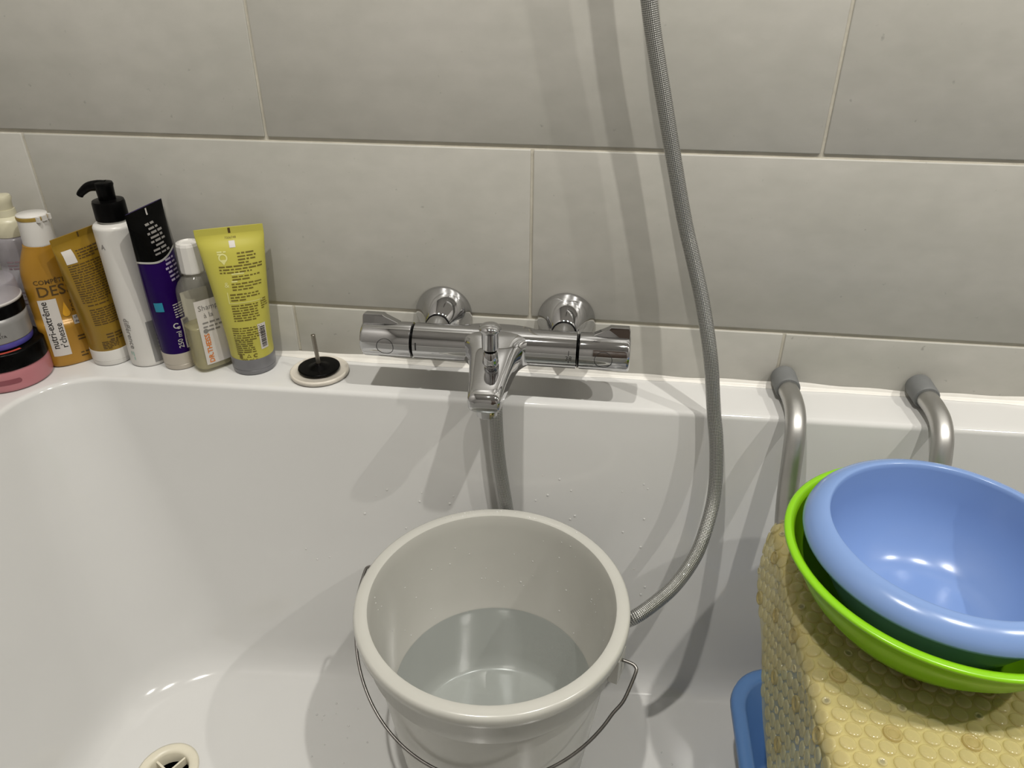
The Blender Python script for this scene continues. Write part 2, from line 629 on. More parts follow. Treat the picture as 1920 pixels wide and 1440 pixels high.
def barcode(x0, y0, x1, y1, seed, horiz=True):
    rnd = random.Random(seed)
    V, F = [], []
    t = y0 if horiz else x0
    end = y1 if horiz else x1
    while t < end:
        wd = rnd.choice((0.0005, 0.0009, 0.0013))
        if t + wd > end: break
        v, f = rect(x0, t, x1, t + wd) if horiz else rect(t, y0, t + wd, y1)
        o = len(V)
        V += v
        F += [tuple(k + o for k in q) for q in f]
        t += wd + rnd.choice((0.0005, 0.0008, 0.0011))
    return V, F


def xf(vf, dx=0, dy=0, rot=0.0, sx=1.0):
    c, s = math.cos(rot), math.sin(rot)
    return [(dx + (x * sx) * c - y * s, dy + (x * sx) * s + y * c) for x, y in vf[0]], vf[1]


def decal(name, lf, parts, m, parent, eps=0.0003, ds=0.0):
    V, F = join(*parts)
    P = [lf.surf(x + ds, y, eps) for x, y in V]
    return mk(name, P, F, m, parent, smooth=True)


# ================================================================== SETTING
R = ROOM
V, F = box(R['x0'] - 0.1, R['x1'] + 0.1, 0.0021, 0.12, FLOOR, CEIL)
wall_back = tag(mk('wall_back', V, F, MT['grout'], smooth=False), 'wall of large grey tiles with cream grout behind the tub', kind='structure')
for nm, b in (('wall_left', (R['x0'] - 0.1, R['x0'], R['y0'], 0.0016, FLOOR, CEIL)),
              ('wall_right', (R['x1'], R['x1'] + 0.1, R['y0'], 0.0016, FLOOR, CEIL)),
              ('wall_front', (R['x0'] - 0.1, R['x1'] + 0.1, R['y0'] - 0.1, R['y0'], FLOOR, CEIL))):
    V, F = box(*b)
    tag(mk(nm, V, F, MT['paint'], smooth=False), 'plain painted bathroom wall', kind='structure')
V, F = box(R['x0'] - 0.1, R['x1'] + 0.1, R['y0'] - 0.1, 0.12, FLOOR - 0.1, FLOOR)
tag(mk('floor', V, F, MT['floor'], smooth=False), 'dark bathroom floor', kind='structure')
V, F = box(R['x0'] - 0.1, R['x1'] + 0.1, R['y0'] - 0.1, 0.12, CEIL, CEIL + 0.1)
tag(mk('ceiling', V, F, MT['ceiling'], smooth=False), 'white bathroom ceiling', kind='structure')
door = tag(bevbox('added_door_1', 0.35, 1.2, R['y0'], R['y0'] + 0.03, FLOOR, FLOOR + 2.02, 0.004, MT['door']), 'dark wooden door added out of view for dark reflections in the chrome', kind='structure')  # unseen door, added to give the chrome something dark to reflect
V, F = join(lathe([(0.011, 0.03), (0.011, 0.075)], 16, 'y', c=(1.12, R['y0'], FLOOR + 1.0)), tube([(1.12, R['y0'] + 0.075, FLOOR + 1.0), (1.0, R['y0'] + 0.075, FLOOR + 1.0)], 0.009))
mk('added_door_handle', V, F, MT['chrome'], door)

# tiles of the back wall, 60 x 20 cm in running bond, each its own piece
TW, TH = 0.600, 0.2022
GZ = 0.073                      # joint between the cut row and the first full row
HG, VG = 0.0048, 0.0034         # grout widths
rowz = [(-0.02, GZ)] + [(GZ + i * TH, GZ + (i + 1) * TH) for i in range(9)]
tile_meshes = {}
for ri, (z0, z1) in enumerate(rowz):
    off = 0.0 if ri % 2 == 0 else 0.3
    z1c = min(z1, CEIL)
    if z1c - z0 < 0.02: continue
    k = -3
    while True:
        xa, xb = off + k * TW, off + (k + 1) * TW
        k += 1
        if xa > R['x1']: break
        xa2, xb2 = max(xa, R['x0']), min(xb, R['x1'])
        if xb2 - xa2 < 0.02: continue
        wdt, hgt = xb2 - xa2 - VG, z1c - z0 - HG
        key = (round(wdt, 4), round(hgt, 4))
        if key not in tile_meshes:
            t = bevbox('tile', -wdt / 2, wdt / 2, 0, 0.007, -hgt / 2, hgt / 2, 0.0011, MT['tile'], wall_back)
            tile_meshes[key] = t.data
        else:
            t = link(bpy.data.objects.new('tile', tile_meshes[key]), wall_back)
        t.location = ((xa2 + xb2) / 2, random.uniform(-0.0003, 0.0002), (z0 + z1c) / 2)

# sealant bead between the tub and the tiles
V, F = [], []
NX = 150
for i in range(NX + 1):
    x = -0.46 + 1.72 * i / NX
    rr = 0.0062 + 0.0012 * math.sin(x * 23) + 0.0008 * math.sin(x * 71 + 1)
    for k in range(7):
        a = PI / 2 * k / 6
        s = 1 - 0.86 * (math.sin(a) * math.cos(a))          # concave fillet
        V.append((x, -rr * math.cos(a) * s, rr * math.sin(a) * s + 0.0002))
for i in range(NX):
    for k in range(6):
        F.append((i * 7 + k, i * 7 + k + 1, (i + 1) * 7 + k + 1, (i + 1) * 7 + k))
tag(mk('trim_1', V, F, MT['silicone']), 'white sealant bead along the tub edge', kind='structure')

# ceiling spots
for i, (x, y) in enumerate(SPOTS):
    where = ('above the bath seat end', 'above the middle of the tub', 'above the bottle end of the tub')[i]
    sp = empty('ceiling_spotlight', (x, y, CEIL), 0, 'round white recessed ceiling spot ' + where, 'spotlight', 'ceiling spots')
    V, F = lathe([(0.052, 0.0), (0.052, -0.004), (0.046, -0.008), (0.036, -0.008), (0.034, -0.003), (0.034, 0.0)], 40)
    mk('trim_ring', V, F, MT['white'], sp)
    V, F = lathe([(0.033, -0.001), (0.033, -0.004)], 32)
    mk('lens', V, F, MT['lens'], sp, smooth=False)
    ld = bpy.data.lights.new('spot_lamp', 'AREA')
    ld.shape = 'DISK'
    ld.size = 0.040
    ld.energy = SPOT_W
    ld.color = SPOT_COL
    lo = bpy.data.objects.new('spot_lamp', ld)
    link(lo, sp)
    lo.location = (0, 0, -0.012)

# ================================================================== BATHTUB
tub = empty('bathtub', (0, 0, 0), 0, 'white acrylic bathtub with a flat rim against the tiled wall', 'bathtub')
DEPTH = 0.41
NC, NS = 14, 16


def tub_ring(t, e, z, outer=False):
    """rounded-rectangle ring of the basin; t = 0 at the rim, 1 at the floor; e = inset."""
    if outer:
        x0, x1, yb, yf, RR, sl = -0.459, 1.25, -0.0012, -0.70, 0.004, 0.0
    else:
        x0 = -0.290 + 0.088 * t + e
        x1 = 1.130 - 0.13 * t - e
        yb = -0.0850 - 0.073 * t - e * (0.55 if e > 0 else 1.0)
        yf = -0.620 + 0.075 * t + e
        RR = max(0.078 + 0.060 * t - e * 0.7, 0.02)
        sl = 0.020 + 0.045 * t
    pts = []
    cs = [(x1 - RR, yb - RR, 0), (x0 + RR, yb - RR, 90), (x0 + RR, yf + RR, 180), (x1 - RR, yf + RR, 270)]
    for ci, (cx, cy, a0) in enumerate(cs):
        for k in range(NC + 1):
            a = math.radians(a0 + 90 * k / NC)
            pts.append((cx + RR * math.cos(a), cy + RR * math.sin(a)))
        nx, ny, na = cs[(ci + 1) % 4]
        a = math.radians(na)
        q = (nx + RR * math.cos(a), ny + RR * math.sin(a))
        p = pts[-1]
        for k in range(1, NS):
            f = k / NS
            pts.append((p[0] + (q[0] - p[0]) * f, p[1] + (q[1] - p[1]) * f))
    out = []
    for x, y in pts:
        wgt = min(max((y - yf) / (yb - yf), 0), 1)
        out.append((x, y + sl * x * wgt, z))
    return out


rings = []
LIP = 0.0065
rings.append(tub_ring(0, 0, -0.030, True))
rings.append(tub_ring(0, 0, -0.003, True))
o2 = [(x + (0.002 if x < 0 else -0.002) if abs(x) > 0.3 else x, min(y, -0.0012), 0.0) for x, y, z in tub_ring(0, 0, 0, True)]
rings.append(o2)
rings.append(tub_ring(0, -LIP - 0.012, 0.0))
for k in range(0, 7):
    a = PI / 2 * k / 6
    rings.append(tub_ring(0, -LIP * (1 - math.sin(a)), -LIP * (1 - math.cos(a))))
RF = 0.050
t0 = (DEPTH - RF) / DEPTH
for k in range(1, 15):
    t = LIP / DEPTH + (t0 - LIP / DEPTH) * k / 14
    rings.append(tub_ring(t, 0, -DEPTH * t))
for k in range(1, 11):
    s = k / 10
    t = (1 - s) ** 2 * t0 + 2 * s * (1 - s) + s * s
    rings.append(tub_ring(t, s * s * RF, -DEPTH * t))
rings.append(tub_ring(1, RF + 0.01, -DEPTH))
n = len(rings[0])
V = [p for r in rings for p in r]
F = []
for i in range(len(rings) - 1):
    for k in range(n):
        k2 = (k + 1) % n
        F.append((i * n + k, i * n + k2, (i + 1) * n + k2, (i + 1) * n + k))
me = bpy.data.meshes.new('basin')
me.from_pydata(V, [], F)
bm = bmesh.new()
bm.from_mesh(me)
bm.verts.ensure_lookup_table()
DR = (-0.1035, -0.3285)           # drain
last = [bm.verts[(len(rings) - 1) * n + k] for k in range(n)]
edges = [bm.edges.get((last[k], last[(k + 1) % n])) for k in range(n)]
hole = [bm.verts.new((DR[0] + 0.033 * math.cos(2 * PI * k / 40), DR[1] + 0.033 * math.sin(2 * PI * k / 40), -DEPTH)) for k in range(40)]
edges += [bm.edges.new((hole[k], hole[(k + 1) % 40])) for k in range(40)]
bmesh.ops.triangle_fill(bm, use_beauty=True, use_dissolve=False, edges=edges)
bmesh.ops.recalc_face_normals(bm, faces=bm.faces)
bm.faces.ensure_lookup_table()
up = sum(f.normal.z for f in bm.faces if abs(f.calc_center_median().z + DEPTH) < 1e-4)
if up < 0:
    bmesh.ops.reverse_faces(bm, faces=bm.faces)
bm.to_mesh(me)
bm.free()
me.polygons.foreach_set('use_smooth', [True] * len(me.polygons))
me.set_sharp_from_angle(angle=math.radians(60))
me.materials.append(MT['tub'])
link(bpy.data.objects.new('basin', me), tub)
V, F = box(-0.455, 1.245, -0.690, -0.675, FLOOR, -0.028)
V2, F2 = box(1.230, 1.245, -0.690, -0.005, FLOOR, -0.028)
V, F = join((V, F), (V2, F2))
mk('front_panel', V, F, MT['tub'], tub, smooth=False)
# drain: ivory flange, cross bars and the dark pipe below
V, F = lathe([(0.0365, -DEPTH + 0.0002), (0.0365, -DEPTH + 0.0018), (0.0335, -DEPTH + 0.0030), (0.0262, -DEPTH + 0.0024), (0.0240, -DEPTH - 0.001),
              (0.0232, -DEPTH - 0.018)], 48, cap=False, c=(DR[0], DR[1], 0))
dr = mk('drain_flange', V, F, MT['ivory'], tub)
dr['label'] = 'ivory drain flange with a cross'
bars = []
for a in (62, 152):
    c, s = math.cos(math.radians(a)), math.sin(math.radians(a))
    v, f = box(-0.0236, 0.0236, -0.0012, 0.0012, -DEPTH - 0.013, -DEPTH - 0.0020)
    bars.append(([(DR[0] + x * c - y * s, DR[1] + x * s + y * c, z) for x, y, z in v], f))
bars.append(lathe([(0.0062, -DEPTH - 0.014), (0.0062, -DEPTH - 0.004), (0.0052, -DEPTH - 0.003)], 20, c=(DR[0], DR[1], 0)))
mk('drain_cross', *join(*bars), MT['ivory'], dr, smooth=False)
V, F = lathe([(0.0231, -DEPTH - 0.016), (0.0228, -DEPTH - 0.045)], 32, cap=False, c=(DR[0], DR[1], 0))
V2, F2 = lathe([(0.0232, -DEPTH - 0.045), (0.0001, -DEPTH - 0.045)], 32, cap=False, c=(DR[0], DR[1], 0))
mk('drain_pipe', *join((V, F), (V2, F2)), MT['black'], dr)

# ================================================================== TAP
TX, TY, TZ = 0.2665, -0.065, 0.0670      # middle of the mixer bar
tap = empty('bath_mixer_tap', (TX, 0, 0), 0, 'chrome thermostatic bath mixer with two knobs and a centre spout', 'tap')
X = lambda v: v - TX
BR = 0.0210
bodyp = [(0.0188, X(0.1735)), (BR, X(0.1745)), (BR, X(0.3605)), (0.0188, X(0.3615))]
V, F = lathe(bodyp, 64, 'x', c=(0, TY, TZ))
body = mk('mixer_body', V, F, MT['chrome'], tap, sharp=40)
# spout: flared from the bar, narrowing forward and down
SPR = [(-0.050, 0.0672, 0.056, 0.0200, 2.6), (-0.068, 0.0670, 0.052, 0.0206, 2.8), (-0.078, 0.0664, 0.0430, 0.0204, 3.2), (-0.0845, 0.0655, 0.0350, 0.0198, 3.8), (-0.091, 0.0644, 0.0300, 0.0191, 4.2),
       (-0.100, 0.0628, 0.0270, 0.0180, 4.4), (-0.120, 0.0587, 0.0236, 0.0155, 4.4), (-0.140, 0.0544, 0.0207, 0.0136, 4.2),
       (-0.157, 0.0508, 0.0188, 0.0120, 3.8), (-0.1645, 0.0492, 0.0178, 0.0106, 3.4), (-0.1682, 0.0484, 0.0155, 0.0080, 3.0), (-0.1698, 0.0482, 0.0110, 0.0045, 2.4)]
ys = np.array([-s[0] for s in SPR])
V, F = [], []
seg = 48
q = np.unique(np.concatenate([np.linspace(ys[i], ys[i + 1], 5) for i in range(len(ys) - 1)]))
for yy in q:
    zc, a, b, nn = [float(pchip(ys, [s[j] for s in SPR], yy)) for j in (1, 2, 3, 4)]
    for k in range(seg):
        x, z = Loft.pt(a, b, nn, 2 * PI * (k + 0.5) / seg)
        V.append((x + 0.0038, -yy, zc + z))
for i in range(len(q) - 1):
    for k in range(seg):
        k2 = (k + 1) % seg
        F.append((i * seg + k, i * seg + k2, (i + 1) * seg + k2, (i + 1) * seg + k))
F.append(tuple(range(seg)))
F.append(tuple(range((len(q) - 1) * seg, len(q) * seg)))
mk('spout', V, F, MT['chrome'], tap, sharp=70)
V, F = lathe([(0.0105, 0.0400), (0.0115, 0.0385), (0.0115, 0.0285), (0.0100, 0.0272), (0.0094, 0.0295)], 40, c=(0.0042, -0.1510, 0))
mk('aerator', V, F, MT['chrome'], tap, sharp=40)
V, F = lathe([(0.0095, 0.052), (0.0118, 0.046), (0.0118, 0.022), (0.0098, 0.018)], 40, c=(0.0045, -0.0800, 0))
mk('hose_outlet', V, F, MT['chrome'], tap, sharp=40)
# diverter knob on the spout
kx, ky, kz = 0.0036, -0.117, 0.0715
V, F = lathe([(0.0082, kz), (0.0092, kz + 0.002), (0.0086, kz + 0.005), (0.0080, kz + 0.013), (0.0068, kz + 0.0150)], 40, c=(kx, ky, 0))
kn = mk('diverter_knob', V, F, MT['chrome'], tap, sharp=35)
V, F = lathe([(0.0066, kz + 0.0145), (0.0066, kz + 0.0175)], 32, c=(kx, ky, 0))
mk('seal_ring', V, F, MT['black'], kn)
V, F = lathe([(0.0066, kz + 0.0170), (0.0084, kz + 0.0185), (0.0092, kz + 0.0200), (0.0094, kz + 0.0375), (0.0114, kz + 0.0402), (0.0121, kz + 0.0418),
              (0.0116, kz + 0.0438), (0.0090, kz + 0.0462), (0.0045, kz + 0.0477), (0.0004, kz + 0.0480)], 40, c=(kx, ky, 0))
mk('knob_cap', V, F, MT['chrome'], kn, sharp=50)
# wall roses and connectors
for rx in (0.1945, 0.3440):
    V, F = lathe([(0.0335, -0.0002), (0.0346, -0.0015), (0.0346, -0.0045), (0.0335, -0.0065), (0.0165, -0.0365), (0.0150, -0.0380)], 56, 'y', c=(X(rx), 0, 0.0745))
    ro = mk('wall_rose', V, F, MT['chrome'], tap, sharp=30)
    V, F = tube(catmull([(X(rx), -0.034, 0.0745), (X(rx), -0.040, 0.0740), (X(rx), -0.048, 0.0720), (X(rx), -0.056, 0.0700)], 6), 0.0138, 32)
    mk('connector', V, F, MT['chrome'], ro, sharp=50)
    V, F = lathe([(0.0143, -0.0370), (0.0143, -0.0385), (0.0130, -0.0390)], 40, 'y', c=(X(rx), 0, 0.0745))
    mk('gap_ring', V, F, MT['black'], ro)
# knobs left and right
for sgn, xi, xo in ((-1, 0.1720, 0.1125), (1, 0.3630, 0.4200)):
    w_ = xo - xi
    prof = [(0.0185, X(xi)), (0.0208, X(xi + 0.02 * w_)), (0.0210, X(xi + 0.05 * w_)), (0.0210, X(xo - 0.06 * w_)), (0.0202, X(xo - 0.015 * w_)), (0.0190, X(xo)), (0.0150, X(xo))]
    V, F = lathe(prof, 64, 'x', c=(0, TY, TZ))
    h = mk('control_knob', V, F, MT['chrome'], tap, sharp=40)
    V, F = lathe([(0.0190, X(xi - 0.018 * w_)), (0.0190, X(xi + 0.004 * w_))], 48, 'x', c=(0, TY, TZ))
    mk('gap_ring', V, F, MT['black'], h)
    # fin on top of the knob
    prof2 = [(xo - 0.01 * w_, 0.012), (xo - 0.015 * w_, 0.0275), (xo - 0.035 * w_, 0.0305), (xo - 0.40 * w_, 0.0305), (xo - 0.44 * w_, 0.0284), (xo - 0.72 * w_, 0.0208), (xo - 0.74 * w_, 0.012)]
    V, F = [], []
    ang = math.radians(100)
    dv = Vector((0, -math.cos(ang), math.sin(ang)))
    sv = Vector((0, math.sin(ang), math.cos(ang)))
    for sd in (-1, 1):
        for px, pr in prof2:
            V.append(Vector((X(px), TY, TZ)) + dv * pr + sv * (sd * (0.0085 if pr < 0.02 else 0.0065)))
    m_ = len(prof2)
    F.append(tuple(range(m_ - 1, -1, -1)))
    F.append(tuple(range(m_, 2 * m_)))
    for i in range(m_):
        j = (i + 1) % m_
        F.append((i, j, m_ + j, m_ + i))
    me_o = mk('fin', V, F, MT['chrome'], h, smooth=False)
    bv = me_o.modifiers.new('bevel', 'BEVEL')
    bv.width = 0.0008
    bv.segments = 2
    # round push button, an inlaid ring facing forward
    bx = X((xi + xo) / 2 - 0.0005 * sgn)
    V, F = [], []
    nn = 40
    for k in range(nn):
        a = 2 * PI * k / nn
        for rr in (0.0094, 0.0101):
            u, v = rr * math.cos(a), rr * math.sin(a)
            th = v / 0.0210
            V.append((bx + u, TY - 0.02115 * math.cos(th), TZ + 0.02115 * math.sin(th)))
    for k in range(nn):
        k2 = (k + 1) % nn
        F.append((2 * k, 2 * k + 1, 2 * k2 + 1, 2 * k2))
    mk('button_ring', V, F, MT['darkmark'], h)


def on_bar(vf, x0, th0, eps=0.00012):
    out = []
    for x, y in vf[0]:
        th = th0 + y / BR
        out.append((X(x0) + x, TY - (BR + eps) * math.cos(th), TZ + (BR + eps) * math.sin(th)))
    return out, vf[1]


gl = glyphs('38', 0.0075, 'CENTER')
parts = [on_bar(gl, 0.3525, -0.13), on_bar(rect(-0.0004, -0.003, 0.0004, 0.003), 0.3525, 0.27), on_bar(rect(-0.0004, -0.002, 0.0004, 0.002), 0.3525, -0.22),
         on_bar(rect(-0.003, -0.0004, 0.003, 0.0004), 0.3525, -0.42)]
mk('temperature_marks', *join(*parts), MT['darkmark'], body)
mk('flow_mark', *on_bar(rect(-0.0008, -0.0045, 0.0008, 0.0045), 0.1785, 0.12), MT['darkmark'], body)

# ================================================================== SHOWER HOSE
hp = [(0.2710, -0.0800, 0.0240), (0.2708, -0.0835, 0.0120), (0.2718, -0.0960, -0.0060), (0.2762, -0.1050, -0.0600), (0.2862, -0.1140, -0.1251), (0.3000, -0.1250, -0.2000),
      (0.3160, -0.1400, -0.2700), (0.3420, -0.1520, -0.2950), (0.3800, -0.1640, -0.2800), (0.4130, -0.1920, -0.2270), (0.4390, -0.2300, -0.1750), (0.4730, -0.2060, -0.1620), (0.4950, -0.1800, -0.1545),
      (0.5120, -0.1570, -0.1370), (0.5215, -0.1380, -0.1140), (0.5275, -0.1210, -0.0880), (0.5280, -0.1080, -0.0580), (0.5240, -0.0950, -0.0180), (0.5180, -0.0865, 0.0125), (0.5080, -0.0740, 0.0715), (0.4930, -0.0580, 0.1310), (0.4770, -0.0480, 0.1800),
      (0.4627, -0.0430, 0.2237), (0.4338, -0.0400, 0.3274), (0.4098, -0.0400, 0.4199), (0.3930, -0.0420, 0.5200), (0.3830, -0.0480, 0.6300), (0.3800, -0.0600, 0.7600)]
V, F, UV = tube(catmull(hp, 14), 0.0079, 20, uv=True)
tag(mk('shower_hose', V, F, MT['hose'], uvs=UV), 'grey braided shower hose hanging in a loop from the mixer tap', 'hose')
# the hand shower and its wall bracket, above the picture
hs = empty('hand_shower', (0.380, 0, 0.80), 0, 'chrome hand shower above the picture on the wall bracket', 'shower head')
V, F = tube(catmull([(0, -0.0600, -0.055), (0, -0.0600, 0.0), (0, -0.070, 0.09), (0, -0.082, 0.15), (0, -0.10, 0.185)], 8), lambda f: 0.0095 + 0.004 * f, 24)
mk('grip', V, F, MT['chrome'], hs)
V, F = lathe([(0.020, 0.02), (0.046, 0.006), (0.050, 0.0), (0.050, -0.008), (0.046, -0.010)], 40)
Rm = Euler((math.radians(-42), 0, 0)).to_matrix()
V = [Rm @ Vector(v) + Vector((0, -0.115, 0.19)) for v in V]
mk('spray_plate', V, F, MT['chrome'], hs, sharp=40)
wb = empty('shower_bracket', (0.380, 0, 0.80), 0, 'chrome wall bracket above the picture holding the hand shower', 'bracket')
V, F = lathe([(0.024, -0.0005), (0.024, -0.006), (0.014, -0.010), (0.012, -0.050)], 32, 'y', c=(0, 0, -0.01))
mk('wall_plate', V, F, MT['chrome'], wb, sharp=40)
V, F = lathe([(0.0105, -0.03), (0.0145, -0.03), (0.0155, 0.012), (0.0105, 0.012), (0.0105, -0.03)], 32, cap=False, c=(0, -0.060, 0))
mk('cradle', V, F, MT['chrome'], wb, sharp=40)

# ================================================================== BUCKET
BX, BY = 0.293, -0.269
FZ = -DEPTH + 0.0005
bk = empty('bucket', (BX, BY, FZ), 0, 'light grey plastic bucket with a wire handle standing in the tub', 'bucket')
zz = lambda z: z - FZ
prof = [(0.0960, zz(FZ)), (0.0985, zz(FZ) + 0.0005), (0.1000, zz(FZ) + 0.003), (0.1030, zz(-0.380)), (0.1270, zz(-0.176)), (0.1275, zz(-0.172)), (0.1325, zz(-0.170)), (0.1335, zz(-0.168)),
        (0.1350, zz(-0.136)), (0.1365, zz(-0.1345)), (0.1415, zz(-0.1345)), (0.1425, zz(-0.1330)), (0.1428, zz(-0.1250)), (0.1418, zz(-0.1215)), (0.1395, zz(-0.1200)), (0.1305, zz(-0.1196)),
        (0.1285, zz(-0.1205)), (0.1277, zz(-0.1230)), (0.1262, zz(-0.136)), (0.1120, zz(-0.257)), (0.1035, zz(-0.330)), (0.1005, zz(-0.3475)), (0.0960, zz(-0.3515)), (0.088, zz(-0.3525)), (0.0005, zz(-0.3525))]
V, F = lathe(prof, 96)
bb = mk('bucket_body', V, F, MT['bucket'], bk, sharp=45)
# gate mark and scuffs on the near wall of the collar are left to the material; lugs and wire handle
al = math.radians(-18)
u = Vector((math.cos(al), math.sin(al), 0)); vdir = Vector((u.y, -u.x, 0))
be = math.radians(52)
dn = vdir * math.sin(be) - Vector((0, 0, math.cos(be)))
pc = Vector((0, 0, zz(-0.1420)))
for sd in (1, -1):
    a = al if sd == 1 else al + PI
    V, F = box(0.1325, 0.1425, -0.011, 0.011, zz(-0.166), zz(-0.134))
    V = [Vector((x * math.cos(a) - y * math.sin(a), x * math.sin(a) + y * math.cos(a), z)) for x, y, z in V]
    lg = mk('handle_lug', V, F, MT['bucket'], bk, smooth=False)
path = []
path += [pc + u * 0.1405, pc + u * 0.1520, pc + u * 0.1565 + dn * 0.0015, pc + u * 0.1585 + dn * 0.006]
RB = 0.1585
for k in range(1, 40):
    th = PI * k / 40
    if 0.10 < th < PI - 0.10:
        path.append(pc + u * (RB * math.cos(th)) * (0.985 if 0.3 < th < 2.84 else 1.0) + dn * (RB * math.sin(th) * 1.0))
path += [pc - u * 0.1585 + dn * 0.006, pc - u * 0.1565 + dn * 0.0015, pc - u * 0.1520, pc - u * 0.1405]
V, F = tube(catmull(path, 3), 0.0017, 12)
mk('wire_handle', V, F, MT['wire'], bk)
V, F = [], []
RWs = [0.0001, 0.03, 0.06, 0.09, 0.108, 0.1108, 0.1117]
for i, r in enumerate(RWs):
    for k in range(72):
        a = 2 * PI * k / 72
        V.append((r * math.cos(a), r * math.sin(a), (0.0012 if i == 6 else (0.0004 if i == 5 else 0))))
for i in range(6):
    for k in range(72):
        k2 = (k + 1) % 72
        F.append((i * 72 + k, i * 72 + k2, (i + 1) * 72 + k2, (i + 1) * 72 + k))
wt = mk('water', V, F, MT['water'])
wt.location = (BX, BY, -0.257)
tag(wt, 'clear water filling the lower half of the grey bucket', 'water', kind='stuff')

# ================================================================== DRAIN STOPPER on the deck
st = empty('drain_stopper', (0.0415, -0.0430, 0.0003), 0, 'upturned white drain stopper with black rubber and a screw stem on the tub rim', 'drain stopper')
V, F = lathe([(0.0330, 0.0), (0.0352, 0.0012), (0.0362, 0.0035), (0.0360, 0.0058), (0.0348, 0.0068), (0.0332, 0.0066), (0.0322, 0.0056), (0.0150, 0.0052)], 64)
mk('cap_plate', V, F, MT['stopwhite'], st)
V, F = lathe([(0.0150, 0.0050), (0.0200, 0.0056), (0.0250, 0.0085), (0.0257, 0.0095), (0.0254, 0.0106), (0.0238, 0.0110), (0.0150, 0.0102), (0.0120, 0.0108), (0.0080, 0.0128), (0.0030, 0.0150)], 56)
mk('rubber_gasket', V, F, MT['black'], st)
pr = []
for k in range(58):
    hh = 0.014 + 0.0007 * k
    pr.append((0.0027 if k % 2 else 0.0023, hh))
V, F = lathe(pr, 16)
V = [(x - 0.045 * (z - 0.014), y, z) for x, y, z in V]
mk('screw_stem', V, F, MT['stem'], st)

# ================================================================== TOILETRIES along the deck
# --- clear bottle with cream foam pump (far left, behind)
b = empty('pump_bottle', (-0.3320, -0.0275, 0.0003), math.radians(40), 'milky clear bottle with a cream foam pump at the far left behind the jars', 'bottle', 'toiletries on the tub rim')
lf = Loft([(0, .0215, .0215, 2), (.002, .0230, .0230, 2), (.010, .0235, .0235, 2), (.120, .0235, .0235, 2), (.146, .0233, .0233, 2), (.154, .0222, .0222, 2), (.158, .020, .020, 2), (.1595, .0165, .0165, 2)])
body = mk('bottle_body', *lf.mesh(), MT['milky'], b)
decal('lettering', lf, [small_print(-.016, .130, .026, 3, .0042, .0020, 3), small_print(.004, .109, .012, 3, .0052, .0018, 4), small_print(-.016, .09, .026, 4, .005, .002, 14)], MT['inkmauve'], body)
V, F = lathe([(.0165, .159), (.0190, .1595), (.0193, .162), (.0188, .176), (.0165, .180), (.0118, .182), (.0112, .190)], 40)
mk('pump_collar', V, F, MT['cream'], b, sharp=40)
V, F = lathe([(.0095, .186), (.0098, .187), (.0102, .198), (.0118, .2030), (.0105, .2062), (.0004, .2072)], 40)
V2, F2 = tube(catmull([(-.004, 0, .200), (-.018, 0, .201), (-.028, 0, .198)], 6), lambda f: .0070 - .003 * f, 20)
mk('pump_head', *join((V, F), (V2, F2)), MT['cream'], b, sharp=50)

# --- pink jar with black lid, and the grey jar standing on it
b = empty('cosmetic_jar', (-0.3340, -0.1000, 0.0003), 0, 'wide pink jar with a black lid on the rim corner at the far left', 'jar', 'toiletries on the tub rim')
lf = Loft([(0, .0420, .0420, 2), (.0015, .0443, .0443, 2), (.004, .0452, .0452, 2), (.020, .0458, .0458, 2), (.0265, .0452, .0452, 2), (.028, .044, .044, 2)])
body = mk('jar_body', *lf.mesh(seg=80), MT['pink'], b)
V2 = [xf(disc(0, 0, .0032, n=12, a0=PI / 2, a1=3 * PI / 2), .006, .0140), rect(.006, .0108, .040, .0172), xf(disc(0, 0, .0032, n=12, a0=-PI / 2, a1=PI / 2), .040, .0140)]
decal('recess_shade', lf, V2, MT['pinkdark'], body)  # flat decal: shade of a recess painted in darker pink
V, F = lathe([(.0440, .0275), (.0462, .0280), (.0466, .0300), (.0464, .0470), (.0450, .0490), (.0004, .0492)], 80)
lid = mk('lid', V, F, MT['black'], b, sharp=60)
lt = []
for k, (a0, a1, r0, r1) in enumerate(((-2.2, -1.1, .0395, .0425), (-0.9, -0.35, .0385, .0425))):
    v, f = disc(0, 0, r1, r0, 14, a0, a1)
    lt.append((([(x, y, .0494) for x, y in v]), f))
mk('lid_print', *lt[0], MT['yellowprint'], lid)
mk('lid_print', *lt[1], MT['redprint'], lid)
b = empty('hair_mask_jar', (-0.3335, -0.0995, 0.0497), 0, 'grey jar with a black band standing on the pink jar', 'jar', 'toiletries on the tub rim')
lf = Loft([(0, .0330, .0330, 2), (.0015, .0352, .0352, 2), (.010, .0362, .0362, 2), (.060, .0374, .0374, 2), (.0740, .0366, .0366, 2), (.0765, .0360, .0360, 2), (.0775, .0345, .0345, 2)])
body = mk('jar_body', *lf.mesh(seg=72), MT['milky'], b)
V, F = lf.mesh(seg=72, h0=.0006, h1=.0100, off=.0004)
mk('violet_base', V, F, MT['violet'], b)
V, F = lf.mesh(seg=72, h0=.0090, h1=.0390, off=.0007)
lb = mk('grey_label', V, F, MT['greylabel'], b)
V, F = lf.mesh(seg=72, h0=.0385, h1=.0540, off=.0009)
mk('black_band', V, F, MT['blacktube'], b)
V, F = lf.mesh(seg=72, h0=.0535, h1=.0565, off=.0010)
mk('white_line', V, F, MT['inkwhite'], b)
decal('lettering', lf, [xf(glyphs('W', .0115, 'RIGHT'), .030, .0425)], MT['inkwhite'], b, eps=.0014)
